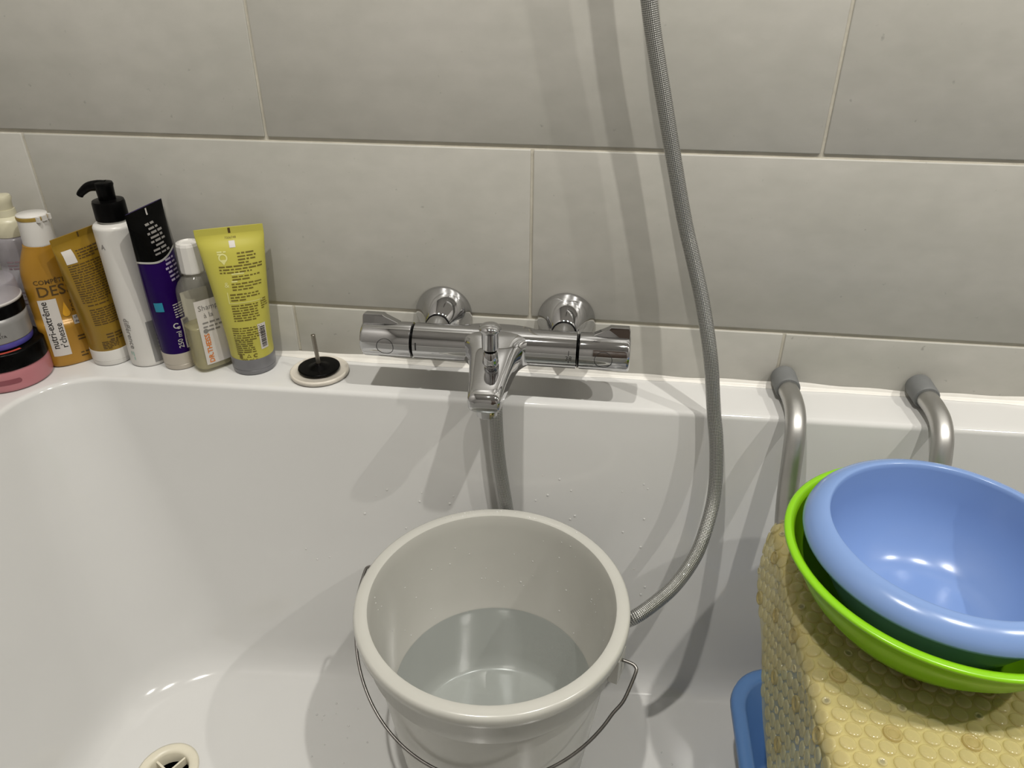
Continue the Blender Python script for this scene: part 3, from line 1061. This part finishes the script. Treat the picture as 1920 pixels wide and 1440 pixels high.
decal('lettering', lf, [xf(glyphs('NTO', .0044, 'RIGHT'), .030, .0300), xf(glyphs('TER', .0044, 'RIGHT'), .030, .0256), xf(glyphs('DENT', .0044, 'RIGHT'), .032, .0212),
                        xf(glyphs('PLATA', .0044, 'RIGHT'), .036, .0168), small_print(.02, .0118, .012, 1, .004, .002, 8)], MT['ink'], b, eps=.0012)

# --- gold shampoo bottle with white flip cap
b = empty('shampoo_bottle', (-0.2875, -0.0465, 0.0003), math.radians(48), 'golden oval shampoo bottle with a white flip cap and white upright label', 'bottle', 'toiletries on the tub rim')
lf = Loft([(0, .0270, .0170, 2.6), (.0015, .0288, .0186, 2.6), (.006, .0295, .0192, 2.6), (.06, .0302, .0196, 2.5), (.100, .0305, .0196, 2.4), (.118, .0300, .0194, 2.3), (.132, .0275, .0188, 2.2), (.146, .0225, .0180, 2.1),
           (.1540, .0192, .0174, 2.0), (.1565, .0185, .0172, 2.0)])
body = mk('bottle_body', *lf.mesh(), MT['gold'], b)
b.rotation_euler = (math.radians(0.6), math.radians(1.2), math.radians(48))
V, F = lathe([(.0158, .1545), (.0172, .1555), (.0174, .158), (.0164, .1865)], 48)
cp = mk('flip_cap', V, F, MT['white'], b, sharp=50)
V, F = lathe([(.0167, .1862), (.0170, .1868), (.0170, .1895), (.0166, .1905)], 48)
mk('gold_rim', V, F, MT['goldtrim'], cp, sharp=50)
V, F = lathe([(.0162, .1900), (.0165, .1912), (.0160, .1920), (.0004, .1924)], 48)
mk('cap_top', V, F, MT['white'], cp, sharp=60)
hv = [box(.0135, .0182, y - w2, y + w2, .1850, .1912) for y, w2 in ((-.0080, .0014), (.0, .0034), (.0080, .0014))]
hi = mk('hinge', *join(*hv), MT['white'], cp, smooth=False)
hi.rotation_euler = (0, 0, math.radians(-55))
decal('lettering', lf, [xf(glyphs('COMPÉTENCE', .0078, 'LEFT', .012), -.0225, .1115), xf(glyphs('DESS', .0185, 'LEFT', .008), -.0220, .0960),
                        xf(glyphs('INC', .0060, 'LEFT', .02), .0095, .0825), xf(glyphs('COR', .0060, 'LEFT', .02), .0095, .0768), xf(glyphs('NUT', .0060, 'LEFT', .02), .0095, .0710)], MT['inkbrown'], body)
lbl = decal('label', lf, [rect(-.0240, .0160, -.0040, .0920)], MT['labelwhite'], body)
decal('lettering', lf, [xf(glyphs('nutri-extrême', .0112, 'LEFT', .006), -.0150, .0260, PI / 2), xf(glyphs("r'chesse", .0104, 'LEFT', .006), -.0057, .0265, PI / 2)], MT['ink'], lbl, eps=.0006)
decal('label', lf, [rect(.0080, .0540, .0215, .0660)], MT['labelwhite'], body)
decal('lettering', lf, [xf(glyphs('chev', .0052, 'LEFT'), .0095, .0618), xf(glyphs('dess', .0052, 'LEFT'), .0095, .0562)], MT['ink'], body, eps=.0006)
decal('lettering', lf, [small_print(.0075, .0365, .016, 2, .0042, .0020, 21), small_print(.0060, .0140, .018, 2, .0045, .0022, 22)], MT['inkbrown'], body)
dv_, df_ = disc(.0030, .0710, .0044, 0, 20)
decal('drop_emblem', lf, [(dv_, df_), ([(-.0010, .0730), (.0070, .0730), (.0030, .0860)], [(0, 1, 2)])], MT['amber'], body, eps=.0007)

# --- gold tube standing on its white cap


def squeeze_tube(name, loc, rz, label, R_, H, Wt, body_m, cap_m, cap_h, lean=(0, 0), bands=()):
    b = empty(name, loc, rz, label, 'tube', 'toiletries on the tub rim')
    b.rotation_euler = (lean[0], lean[1], rz)
    ch = cap_h
    keys = [(ch - .001, R_ * .985, R_ * .985, 2.0), (ch + .001, R_, R_, 2.0), (ch + .012, R_ * 1.005, R_ * .99, 2.0)]
    n_ = 9
    for k in range(1, n_ + 1):
        f = k / n_
        h = ch + .012 + (H - ch - .020) * f
        a = R_ + (Wt / 2 - R_) * (f ** 1.15)
        bb_ = R_ * max(1 - f ** 1.5, 0) ** 0.62 * .99 + .0011
        keys.append((h, a, bb_, 2.0 + 0.25 * math.sin(PI * f)))
    keys.append((H - .0072, Wt / 2, .0010, 2.2))
    keys.append((H, Wt / 2, .0009, 2.6))
    lf = Loft(keys)
    body = mk('tube_body', *lf.mesh(seg=72, per=4), body_m, b, sharp=80)
    V, F = lathe([(R_ * .93, 0), (R_ * .985, .0008), (R_ * 1.0, .0025), (R_ * 1.015, cap_h * .30), (R_ * 1.0, cap_h * .315), (R_ * 1.018, cap_h * .33), (R_ * 1.02, cap_h - .001), (R_ * 1.005, cap_h), (R_ * .9, cap_h + .0004)], 64)
    cp = mk('cap', V, F, cap_m, b, sharp=35)
    return b, lf, body, cp


b, lf, body, cp = squeeze_tube('cosmetic_tube', (-0.2385, -0.0375, 0.0003), math.radians(76), 'dull gold tube covered in small print standing on a white cap', .0240, .1700, .0735, MT['goldtube'], MT['white'], .0210, lean=(0, 0))
decal('lettering', lf, [small_print(-.014, .1500, .044, 4, .0030, .0016, 31), small_print(-.030, .1350, .058, 17, .0029, .0015, 32), small_print(-.026, .0840, .044, 1, .003, .0016, 33),
                        small_print(-.026, .0780, .046, 8, .0029, .0015, 34), small_print(-.018, .0430, .028, 3, .0040, .0018, 35, center=True), small_print(-.024, .0330, .020, 5, .0022, .0013, 36)], MT['inkbrown'], body)
decal('label', lf, [rect(-.0300, .1385, -.0175, .1540)], MT['labelwhite'], body, eps=.0005)
decal('crimp_mark', lf, [rect(-.0010, .1635, .0012, .1695)], MT['inkbrown'], body)

# --- white pump bottle
b = empty('pump_bottle', (-0.1890, -0.0340, 0.0003), math.radians(38), 'slim white cylinder bottle with a black pump head', 'bottle', 'toiletries on the tub rim')
lf = Loft([(0, .0222, .0222, 2), (.001, .0234, .0234, 2), (.004, .0239, .0239, 2), (.09, .0240, .0240, 2), (.172, .0240, .0240, 2), (.178, .0240, .0240, 2), (.1815, .0225, .0225, 2), (.1832, .0185, .0185, 2), (.1840, .0160, .0160, 2)])
body = mk('bottle_body', *lf.mesh(seg=64), MT['white'], b)
decal('lettering', lf, [xf(glyphs('A', .0090, 'RIGHT'), -.0185, .1560)], MT['inkgrey'], body)
decal('lettering', lf, [xf(glyphs('différence', .0105, 'LEFT', .006), -.0225, .0680, -PI / 2)], MT['inkgrey'], body)
decal('lettering', lf, [xf(small_print(0, 0, .012, 2, .0030, .0018, 45), -.0215, .0220, -PI / 2)], MT['mint'], body)
decal('lettering', lf, [small_print(.0135, .1590, .018, 40, .0022, .0014, 41, ragged=.06), small_print(.0125, .0680, .016, 2, .0030, .0014, 42)], MT['inkgrey'], body)
ins = decal('label', lf, [rect(.0030, .0050, .0290, .0610)], MT['greylabel'], body)
decal('lettering', lf, [small_print(.0120, .048, .010, 7, .0055, .0022, 43)], MT['inkwhite'], ins, eps=.0006)
V, F = lathe([(.0158, .1835), (.0160, .1870)], 40)
mk('neck', V, F, MT['silver'], b)
V, F = lathe([(.0170, .1862), (.0178, .1868), (.0180, .188), (.0178, .2060), (.0170, .2085), (.0110, .2092), (.0095, .2095)], 48)
mk('pump_collar', V, F, MT['pump'], b, sharp=40)
V, F = lathe([(.0090, .2085), (.0092, .2090), (.0098, .2240), (.0105, .2265), (.0096, .2290), (.0050, .2302), (.0004, .2304)], 36)
V2, F2 = tube(catmull([(.002, 0, .2240), (-.008, 0, .2250), (-.018, 0, .2235), (-.027, 0, .2175), (-.0300, 0, .2140)], 6), lambda f: .0072 - .0034 * f, 20)
hd = mk('pump_head', *join((V, F), (V2, F2)), MT['pump'], b, sharp=50)
hd.rotation_euler = (0, 0, math.radians(-28))

# --- purple and black tube
b, lf, body, cp = squeeze_tube('cosmetic_tube', (-0.1435, -0.0385, 0.0003), math.radians(85), 'tall purple tube with a black top and white print on a silver cap', .0209, .2035, .0660, MT['purple'], MT['silvercap'], .0225)
top = []
NXb, NYb = 44, 26


def wrap_band(h_lo, h_hi, off):
    """closed band around the tube between two edge curves"""
    V, F = [], []
    for j in range(NYb + 1):
        for k in range(64):
            th = 2 * PI * (k + 0.5) / 64
            f = j / NYb
            cx = math.cos(th)
            h = h_lo(cx) + (h_hi(cx) - h_lo(cx)) * f
            a, bb_, n_ = lf.ring(min(h, lf.K[-1, 0]))
            x, y = Loft.pt(a + off, bb_ + off, n_, th)
            V.append((x, y, h))
    for j in range(NYb):
        for k in range(64):
            k2 = (k + 1) % 64
            F.append((j * 64 + k, j * 64 + k2, (j + 1) * 64 + k2, (j + 1) * 64 + k))
    return V, F


wv = lambda c: .1465 + .0035 * math.sin(2.6 * c - .6)
mk('black_top', *wrap_band(wv, lambda c: .2036, .0003), MT['blacktube'], body, sharp=80)
mk('silver_line', *wrap_band(lambda c: wv(c) - .0016, lambda c: wv(c) + .0008, .0005), MT['silver'], body)
decal('lettering', lf, [small_print(-.018, .1840 - .0048 * k, .032, 2 if k == 6 else 1, .0048, .0027, 50 + k, ragged=.2, center=True) for k in range(7)], MT['inkgrey'], body, eps=.0008)
decal('lettering', lf, [small_print(-.011, .1400 - .0050 * k, .030, 1, .0050, .0026, 60 + k, ragged=.25, center=True) for k in range(6)], MT['inklilac'], body, eps=.0006)
decal('crimp_mark', lf, [rect(-.0010, .1940, .0014, .2020)], MT['inkwhite'], body, eps=.0008)
decal('lettering', lf, [xf(glyphs('250 ml e', .0085, 'LEFT', .008), -.0120, .0300, PI / 2), disc(-.0160, .0610, .0036, .0024, 20, .6, 5.6), small_print(-.014, .0870, .024, 6, .0032, .0016, 71)], MT['inkwhite'], body, eps=.0006)
bl = decal('label', lf, [rect(-.0090, .0280, .0060, .0680)], MT['labelwhite'], body, eps=.0005)
decal('barcode', lf, [barcode(-.0070, .0300, .0050, .0660, 5)], MT['ink'], bl, eps=.0008)
decal('teal_patch', lf, [rect(-.0345, .0820, -.0245, .0940)], MT['teal'], body, eps=.0006)

# --- clear shampoo bottle with white cap
b = empty('shampoo_bottle', (-0.1005, -0.0375, 0.0003), math.radians(52), 'clear bottle of pale yellow shampoo with a white cap and orange lettering', 'bottle', 'toiletries on the tub rim')
lf = Loft([(0, .0210, .0145, 3.4), (.002, .0232, .0165, 3.6), (.006, .0242, .0172, 3.8), (.050, .0244, .0174, 3.8), (.090, .0244, .0174, 3.6), (.104, .0242, .0178, 3.0), (.114, .0210, .0165, 2.5), (.121, .0150, .0140, 2.1), (.1245, .0115, .0115, 2.0), (.130, .0112, .0112, 2)])
body = mk('bottle_body', *lf.mesh(), MT['clear'], b)
lq = Loft([(.003, .0205, .0140, 3.4), (.006, .0228, .0158, 3.6), (.050, .0231, .0161, 3.8), (.0600, .0231, .0161, 3.8)])
mk('shampoo', *lq.mesh(), MT['shampoo'], b)
lbk = Loft([(.01, .0239, .0169, 3.7), (.09, .0239, .0169, 3.7), (.12, .022, .016, 3)])
V_, F_ = rect(-.017, .020, .017, .0985)
P_ = [lbk.surf(x, y, 0.0) for x, y in V_]
mk('back_label', [(p.x, -p.y, p.z) for p in P_], F_, MT['labelback'], b)
fl = decal('front_label', lf, [rect(-.0150, .0110, .0200, .0960)], MT['labelwhite'], b)
decal('lettering', lf, [xf(glyphs('Shampooing', .0095, 'LEFT'), -.0120, .0830), xf(glyphs('à la', .0090, 'LEFT'), -.0070, .0730), small_print(-.0100, .0655, .028, 3, .0052, .0022, 81)], MT['inkgrey'], fl, eps=.0006)
decal('lettering', lf, [xf(glyphs('DR.THEISS', .0086, 'LEFT', .022), -.0050, .0130, PI / 2)], MT['orange'], fl, eps=.0006)
decal('leaf_emblem', lf, [disc(-.0080, .0560, .0030)], MT['inkgrey'], fl, eps=.0006)
V, F = lathe([(.0125, .1270), (.0143, .1275), (.0146, .1290), (.0140, .1600), (.0128, .1630), (.0095, .1640), (.0085, .1625), (.0004, .1622)], 12)
mk('screw_cap', V, F, MT['white'], b, smooth=False)

# --- yellow tube with grey cap
b, lf, body, cp = squeeze_tube('cosmetic_tube', (-0.0475, -0.0340, 0.0003), math.radians(27), 'bright yellow tube of small brown print standing on a grey cap', .0262, .1825, .0760, MT['yellow'], MT['greycap'], .0215)
decal('crimp_mark', lf, [rect(-.0012, .1758, .0014, .1818)], MT['inkbrown'], body)
decal('lettering', lf, [xf(glyphs('7306748', .0036, 'CENTER'), 0, .1695),
                        small_print(.0040, .1530, .022, 4, .0036, .0018, 91), small_print(-.0185, .1390, .050, 3, .0034, .0018, 92, ragged=.03), small_print(-.0060, .1270, .037, 2, .0034, .0018, 93),
                        small_print(-.0080, .1185, .037, 3, .0034, .0018, 94), small_print(-.0120, .1060, .036, 3, .0034, .0018, 95), small_print(-.0130, .0925, .032, 7, .0031, .0017, 96),
                        small_print(.0210, .0960, .010, 5, .0028, .0016, 97), small_print(-.0180, .0640, .040, 6, .0030, .0016, 98, ragged=.05), small_print(-.0180, .0465, .024, 7, .0029, .0016, 99)], MT['inkolive'], body)
tri = []
for a in (90, 210, 330):
    c, s = math.cos(math.radians(a)), math.sin(math.radians(a))
    c2, s2 = math.cos(math.radians(a + 120)), math.sin(math.radians(a + 120))
    p0, p1 = (-.0042 + .0032 * c, .0268 + .0032 * s), (-.0042 + .0032 * c2, .0268 + .0032 * s2)
    q0, q1 = (-.0042 + .0022 * c, .0268 + .0022 * s), (-.0042 + .0022 * c2, .0268 + .0022 * s2)
    tri.append(([p0, p1, q1, q0], [(0, 1, 2, 3)]))
decal('lettering', lf, tri + [disc(.0040, .0272, .0026, .0014, 20, .5, 5.4), disc(.0040, .0272, .0030, .0017, 12, 2.6, 4.0), xf(glyphs('200 ml e', .0058, 'LEFT'), -.0150, .0290 - .0090), rect(-.0160, .0240, -.0120, .0300), small_print(-.0160, .0318, .005, 1, .003, .0014, 7)], MT['inkolive'], body)
bl = decal('label', lf, [rect(.0120, .0330, .0225, .0670)], MT['labelwhite'], body)
decal('barcode', lf, [barcode(.0140, .0360, .0208, .0640, 11)], MT['ink'], bl, eps=.0006)
decal('label', lf, [rect(-.0026, .1605, .0040, .1675)], MT['labelwhite'], body)
decal('emblem', lf, [disc(-.0120, .1500, .0050, .0034, 20), xf(small_print(0, 0, .011, 2, .0026, .0018, 46), -.0175, .1560), ([(-.0160, .1480), (-.0080, .1480), (-.0120, .1420)], [(0, 1, 2)]),
                        xf(glyphs('&', .0090, 'CENTER'), -.0135, .1160), rect(-.0150, .0965, -.0140, .1100), rect(-.0150, .0962, .0240, .0970), rect(-.0060, .1302, .0080, .1318), rect(-.0075, .1215, -.0010, .1232)], MT['inkpale'], body)

# ================================================================== BATH SEAT, MAT, BOWLS, BASIN
SZ = -0.0840                       # top of the seat board
SX0, SX1, SY0, SY1 = 0.588, 0.800, -0.545, -0.150
seat = empty('bath_bench', ((SX0 + SX1) / 2, -0.35, SZ), 0, 'bath seat with two bent aluminium tubes and grey rubber tips hung in the tub', 'bath seat')
SO = seat.location.copy()
L_ = lambda p: Vector(p) - SO
board = bevbox('seat_board', SX0 - SO.x, SX1 - SO.x, SY0 - SO.y, SY1 - SO.y, -0.022, 0.0, 0.009, MT['seat'], seat, 3)
for ax in (0.6070, 0.7610):
    half = [(ax, -0.0060, 0.0165), (ax, -0.0300, 0.0166), (ax + .001, -0.0560, 0.0168), (ax + .001, -0.0780, 0.0130), (ax, -0.0960, 0.0015), (ax - .001, -0.1090, -0.0200), (ax - .002, -0.1200, -0.0450), (ax - .003, -0.1330, -0.0700), (ax - .003, -0.1500, -0.0980), (ax - .003, -0.1800, -0.1185), (ax - .003, -0.2300, -0.1195)]
    mid = [(ax - .003, -0.35, -0.1195), (ax - .003, -0.47, -0.1195)]
    far = [(x, -0.700 - y, z) for x, y, z in reversed(half)]
    pth = catmull(half + mid + far, 8)
    V, F = tube([L_(p) for p in pth], 0.0112, 24)
    mk('support_tube', V, F, MT['alu'], seat)
    for yy, sg in ((0, -1), (-0.700, 1)):
        V, F = lathe([(0.0120, sg * 0.0022), (0.0142, sg * 0.0032), (0.0147, sg * 0.0060), (0.0143, sg * 0.0330), (0.0132, sg * 0.0345), (0.0112, sg * 0.0345)], 40, 'y', c=tuple(L_((ax, yy, 0.0166))))
        mk('rubber_tip', V, F, MT['cap'], seat, sharp=45)

# --- vinyl bath mat draped over the seat
MR = 0.0170
MTOP = SZ + 0.0024
MY0, MY1 = -0.560, -0.1400


def flap_len(y):
    return float(np.interp(-y, [0.14, 0.16, 0.19, 0.255, 0.32, 0.37, 0.45, 0.56], [0.018, 0.036, 0.060, 0.086, 0.112, 0.130, 0.150, 0.160]))


def mat_pt(s, y):
    """s > 0: along the top to the right of the ridge; s < 0: down the hanging flap"""
    xr = SX0 + MR - 0.0035
    q = MR * PI / 2
    if s >= 0:
        x, z = xr + s, MTOP
    elif s > -q:
        a = -s / MR
        x, z = xr - MR * math.sin(a), MTOP - MR * (1 - math.cos(a))
    else:
        d = -s - q
        x, z = xr - MR - 0.09 * d, MTOP - MR - d
    if y > MY1 - 0.016:                                    # the far edge curls down
        k = (y - (MY1 - 0.016)) / 0.016
        z -= 0.009 * k * k
    if y > MY1 - 0.035 and s < 0.02:                       # rounded far corner
        k = (y - (MY1 - 0.035)) / 0.035
        x += 0.013 * k * k
    x += 0.0012 * math.sin(y * 47) * (1 if s < -q else 0)
    return Vector((x, y, z))


def mat_n(s, y):
    e = 0.0008
    return (mat_pt(s + e, y) - mat_pt(s - e, y)).cross(mat_pt(s, y + e) - mat_pt(s, y - e)).normalized()


QF = MR * PI / 2
TOPW = 0.196
mt = empty('bath_mat', (SX0, -0.35, MTOP), 0, 'yellowish see-through vinyl bubble mat draped over the bath seat', 'bath mat')
MO = mt.location.copy()
ny, ns1, ns2 = 64, 14, 26
V, F = [], []
for j in range(ny + 1):
    y = MY0 + (MY1 - MY0) * j / ny
    row = [-(QF + flap_len(y)) + flap_len(y) * k / ns1 for k in range(ns1)] + [-QF + QF * k / 8 for k in range(8)] + [TOPW * k / ns2 for k in range(ns2 + 1)]
    for s in row:
        V.append(mat_pt(s, y) - MO)
nr = ns1 + 8 + ns2 + 1
for j in range(ny):
    for k in range(nr - 1):
        F.append((j * nr + k, j * nr + k + 1, (j + 1) * nr + k + 1, (j + 1) * nr + k))
mk('vinyl_sheet', V, F, MT['matt'], mt)
PIT = 0.0150
bub, cups, holes, holed = [], [], [], []


def dome(s, y, r, h, prof, seg=12):
    c, nrm = mat_pt(s, y), mat_n(s, y)
    t1 = (mat_pt(s + .0008, y) - mat_pt(s - .0008, y)).normalized()
    t2 = nrm.cross(t1)
    V, F = [], []
    for (fr, fh) in prof:
        for k in range(seg):
            a = 2 * PI * k / seg
            V.append(c + (t1 * math.cos(a) + t2 * math.sin(a)) * (r * fr) + nrm * (h * fh) - MO)
    for i in range(len(prof) - 1):
        for k in range(seg):
            k2 = (k + 1) % seg
            F.append((i * seg + k, i * seg + k2, (i + 1) * seg + k2, (i + 1) * seg + k))
    F.append(tuple(range((len(prof) - 1) * seg, len(prof) * seg)))
    return V, F


DOME = [(1.0, 0.0), (0.97, 0.42), (0.86, 0.75), (0.62, 0.95), (0.3, 1.0)]
RING = [(1.0, 0.0), (0.97, 0.7), (0.85, 1.0), (0.70, 0.75), (0.62, 0.35), (0.55, 0.30), (0.45, 0.5), (0.2, 0.6)]
j = 0
y = MY1 - 0.008
while y > MY0 + 0.006:
    s = TOPW - 0.008 - (PIT / 2 if j % 2 else 0)
    i = 0
    while s > -(QF + flap_len(y)) + 0.006:
        ii = i + (j // 2)
        hsh = 0 if (ii % 4 == 0 and j % 4 == 0) else (6 if (ii % 4 == 2 and j % 4 == 2) else 1)
        if hsh == 0:
            cups.append(dome(s, y, 0.0076, 0.0026, RING, 16))
        elif hsh == 6:
            holes.append(dome(s, y, 0.0038, 0.0013, [(1.0, 0.0), (0.95, 0.9), (0.75, 1.0), (0.62, 0.5)], 12))
            holed.append(dome(s, y, 0.0020, 0.0007, [(1.0, 0.9), (0.5, 1.0)], 10))
        else:
            bub.append(dome(s, y, 0.0068, 0.0018, DOME, 14))
        s -= PIT
        i += 1
    y -= PIT * 0.866
    j += 1
tag(mk('vinyl_bubbles', *join(*bub), MT['bubble'], mt), kind='stuff')
tag(mk('suction_cups', *join(*cups), MT['cup'], mt), kind='stuff')
tag(mk('drain_hole_rims', *join(*holes), MT['hole'], mt), kind='stuff')
tag(mk('hole_shade_discs', *join(*holed), MT['holedark'], mt), kind='stuff')  # dark discs, shade inside the holes put into their colour

# --- bowls nested on the mat
CBX, CBY = 0.700, -0.2790
GB = MTOP + 0.0022
gb = empty('mixing_bowl', (CBX, CBY, GB), 0, 'lime green plastic bowl under the blue bowl on the bath mat', 'bowl')
z = lambda v: v - GB
prof = [(0.0005, z(GB)), (0.0500, z(GB)), (0.0640, z(GB) + 0.0010), (0.0780, z(GB) + 0.0060), (0.0960, z(GB) + 0.0180), (0.1110, z(GB) + 0.0360), (0.1215, z(GB) + 0.0560), (0.1275, z(-0.0060)), (0.1325, z(-0.0050)), (0.1343, z(-0.0035)),
        (0.1343, z(-0.0015)), (0.1328, z(-0.0003)), (0.1290, z(0.0)), (0.1262, z(-0.0012)), (0.1245, z(-0.0060)), (0.1185, z(GB) + 0.0565), (0.1085, z(GB) + 0.0375), (0.0940, z(GB) + 0.0203), (0.0765, z(GB) + 0.0088), (0.0630, z(GB) + 0.0040), (0.0500, z(GB) + 0.0028), (0.0005, z(GB) + 0.0026)]
V, F = lathe(prof, 96)
mk('bowl_body', V, F, MT['green'], gb, sharp=60)
BB = GB + 0.0050
bbw = empty('mixing_bowl', (CBX, CBY, BB), 0, 'light blue plastic bowl with a rolled rim sitting in the green bowl', 'bowl')
z = lambda v: v - BB
prof = [(0.0005, 0.0), (0.0450, 0.0), (0.0560, 0.0012), (0.0680, 0.0080), (0.0830, 0.0240), (0.0940, 0.0450), (0.0995, 0.0680), (0.1030, z(0.0120)), (0.1080, z(0.0110)), (0.1130, z(0.0085)), (0.1185, z(0.0060)), (0.1198, z(0.0066)), (0.1200, z(0.0090)),
        (0.1178, z(0.0150)), (0.1130, z(0.0205)), (0.1070, z(0.0240)), (0.1020, z(0.0252)), (0.1000, z(0.0250)), (0.0990, z(0.0240)), (0.0982, z(0.0200)), (0.0965, 0.0680), (0.0912, 0.0455), (0.0805, 0.0255), (0.0660, 0.0105), (0.0550, 0.0045), (0.0440, 0.0028), (0.0005, 0.0026)]
V, F = lathe(prof, 96)
mk('bowl_body', V, F, MT['blue'], bbw, sharp=75)

# --- blue basin on the tub floor under the seat
bn = empty('wash_basin', (0.720, -0.345, -DEPTH + 0.0005), 0, 'deep blue plastic basin on the tub floor under the bath seat', 'basin')


def rr_ring(hx, hy, r, zq, N=10):
    pts = []
    for cx, cy, a0 in ((hx - r, hy - r, 0), (-hx + r, hy - r, 90), (-hx + r, -hy + r, 180), (hx - r, -hy + r, 270)):
        for k in range(N + 1):
            a = math.radians(a0 + 90 * k / N)
            pts.append((cx + r * math.cos(a), cy + r * math.sin(a), zq))
    return pts


rg = [rr_ring(.118, .118, .035, 0), rr_ring(.124, .124, .040, .004), rr_ring(.143, .143, .047, .120), rr_ring(.157, .157, .055, .121), rr_ring(.1585, .1585, .055, .123), rr_ring(.1575, .1575, .055, .130), rr_ring(.154, .154, .054, .1325), rr_ring(.146, .146, .050, .1325),
      rr_ring(.1425, .1425, .047, .130), rr_ring(.121, .121, .038, .008), rr_ring(.116, .116, .034, .004)]
n = len(rg[0])
V = [p for r in rg for p in r]
F = [(i * n + k, i * n + (k + 1) % n, (i + 1) * n + (k + 1) % n, (i + 1) * n + k) for i in range(len(rg) - 1) for k in range(n)]
F.append(tuple(range(n)))
F.append(tuple(range((len(rg) - 1) * n, len(rg) * n)))
mk('basin_body', V, F, MT['deepblue'], bn, sharp=60)

# ================================================================== SMALL MARKS: water drops left on tub and bucket
def drop(c, nrm, r, seg=8):
    nrm = Vector(nrm).normalized()
    t1 = nrm.orthogonal().normalized()
    t2 = nrm.cross(t1)
    V, F = [], []
    for fr, fh in ((1, 0), (0.9, 0.35), (0.6, 0.55), (0.2, 0.62)):
        for k in range(seg):
            a = 2 * PI * k / seg
            V.append(Vector(c) + (t1 * math.cos(a) + t2 * math.sin(a)) * r * fr + nrm * r * fh)
    for i in range(3):
        for k in range(seg):
            k2 = (k + 1) % seg
            F.append((i * seg + k, i * seg + k2, (i + 1) * seg + k2, (i + 1) * seg + k))
    F.append(tuple(range(3 * seg, 4 * seg)))
    return V, F


rnd = random.Random(5)
dl = []


def back_wall(x, z):
    t = -z / DEPTH
    return Vector((x, -0.0850 - 0.073 * t + (0.020 + 0.045 * t) * x - 0.0001, z)), Vector((0, -1, 0.18))


for x0, x1, z0, z1, cnt in ((0.10, 0.22, -0.20, -0.12, 11), (0.32, 0.46, -0.21, -0.09, 16), (0.40, 0.47, -0.26, -0.22, 6), (0.02, 0.06, -0.24, -0.22, 4)):
    for _ in range(cnt):
        c, nn_ = back_wall(rnd.uniform(x0, x1), rnd.uniform(z0, z1))
        dl.append(drop(c, nn_, rnd.uniform(0.0007, 0.0017)))
for x0, x1, y0, y1, cnt in ((0.02, 0.13, -0.30, -0.21, 14), (0.48, 0.54, -0.30, -0.22, 5), (0.0, 0.10, -0.38, -0.31, 6)):
    for _ in range(cnt):
        dl.append(drop((rnd.uniform(x0, x1), rnd.uniform(y0, y1), -DEPTH), (0, 0, 1), rnd.uniform(0.0008, 0.0018)))
tag(mk('water_drops', *join(*dl), MT['droplet'], tub), kind='stuff')
dl = []
for _ in range(46):
    a = rnd.uniform(0.1, 3.3)
    zq = rnd.uniform(-0.250, -0.132)
    rr_ = 0.1262 - (0.1262 - 0.1120) * (-0.136 - zq) / 0.121 - 0.0001
    dl.append(drop((rr_ * math.cos(a), rr_ * math.sin(a), zz(zq)), (-math.cos(a), -math.sin(a), 0.1), rnd.uniform(0.0006, 0.0013)))
for _ in range(22):
    a = rnd.uniform(0.9, 2.2)
    rr_ = rnd.uniform(0.1310, 0.1385)
    dl.append(drop((rr_ * math.cos(a), rr_ * math.sin(a), zz(-0.1198)), (0, 0, 1), rnd.uniform(0.0006, 0.0013)))
tag(mk('water_drops', *join(*dl), MT['droplet'], bk), kind='stuff')
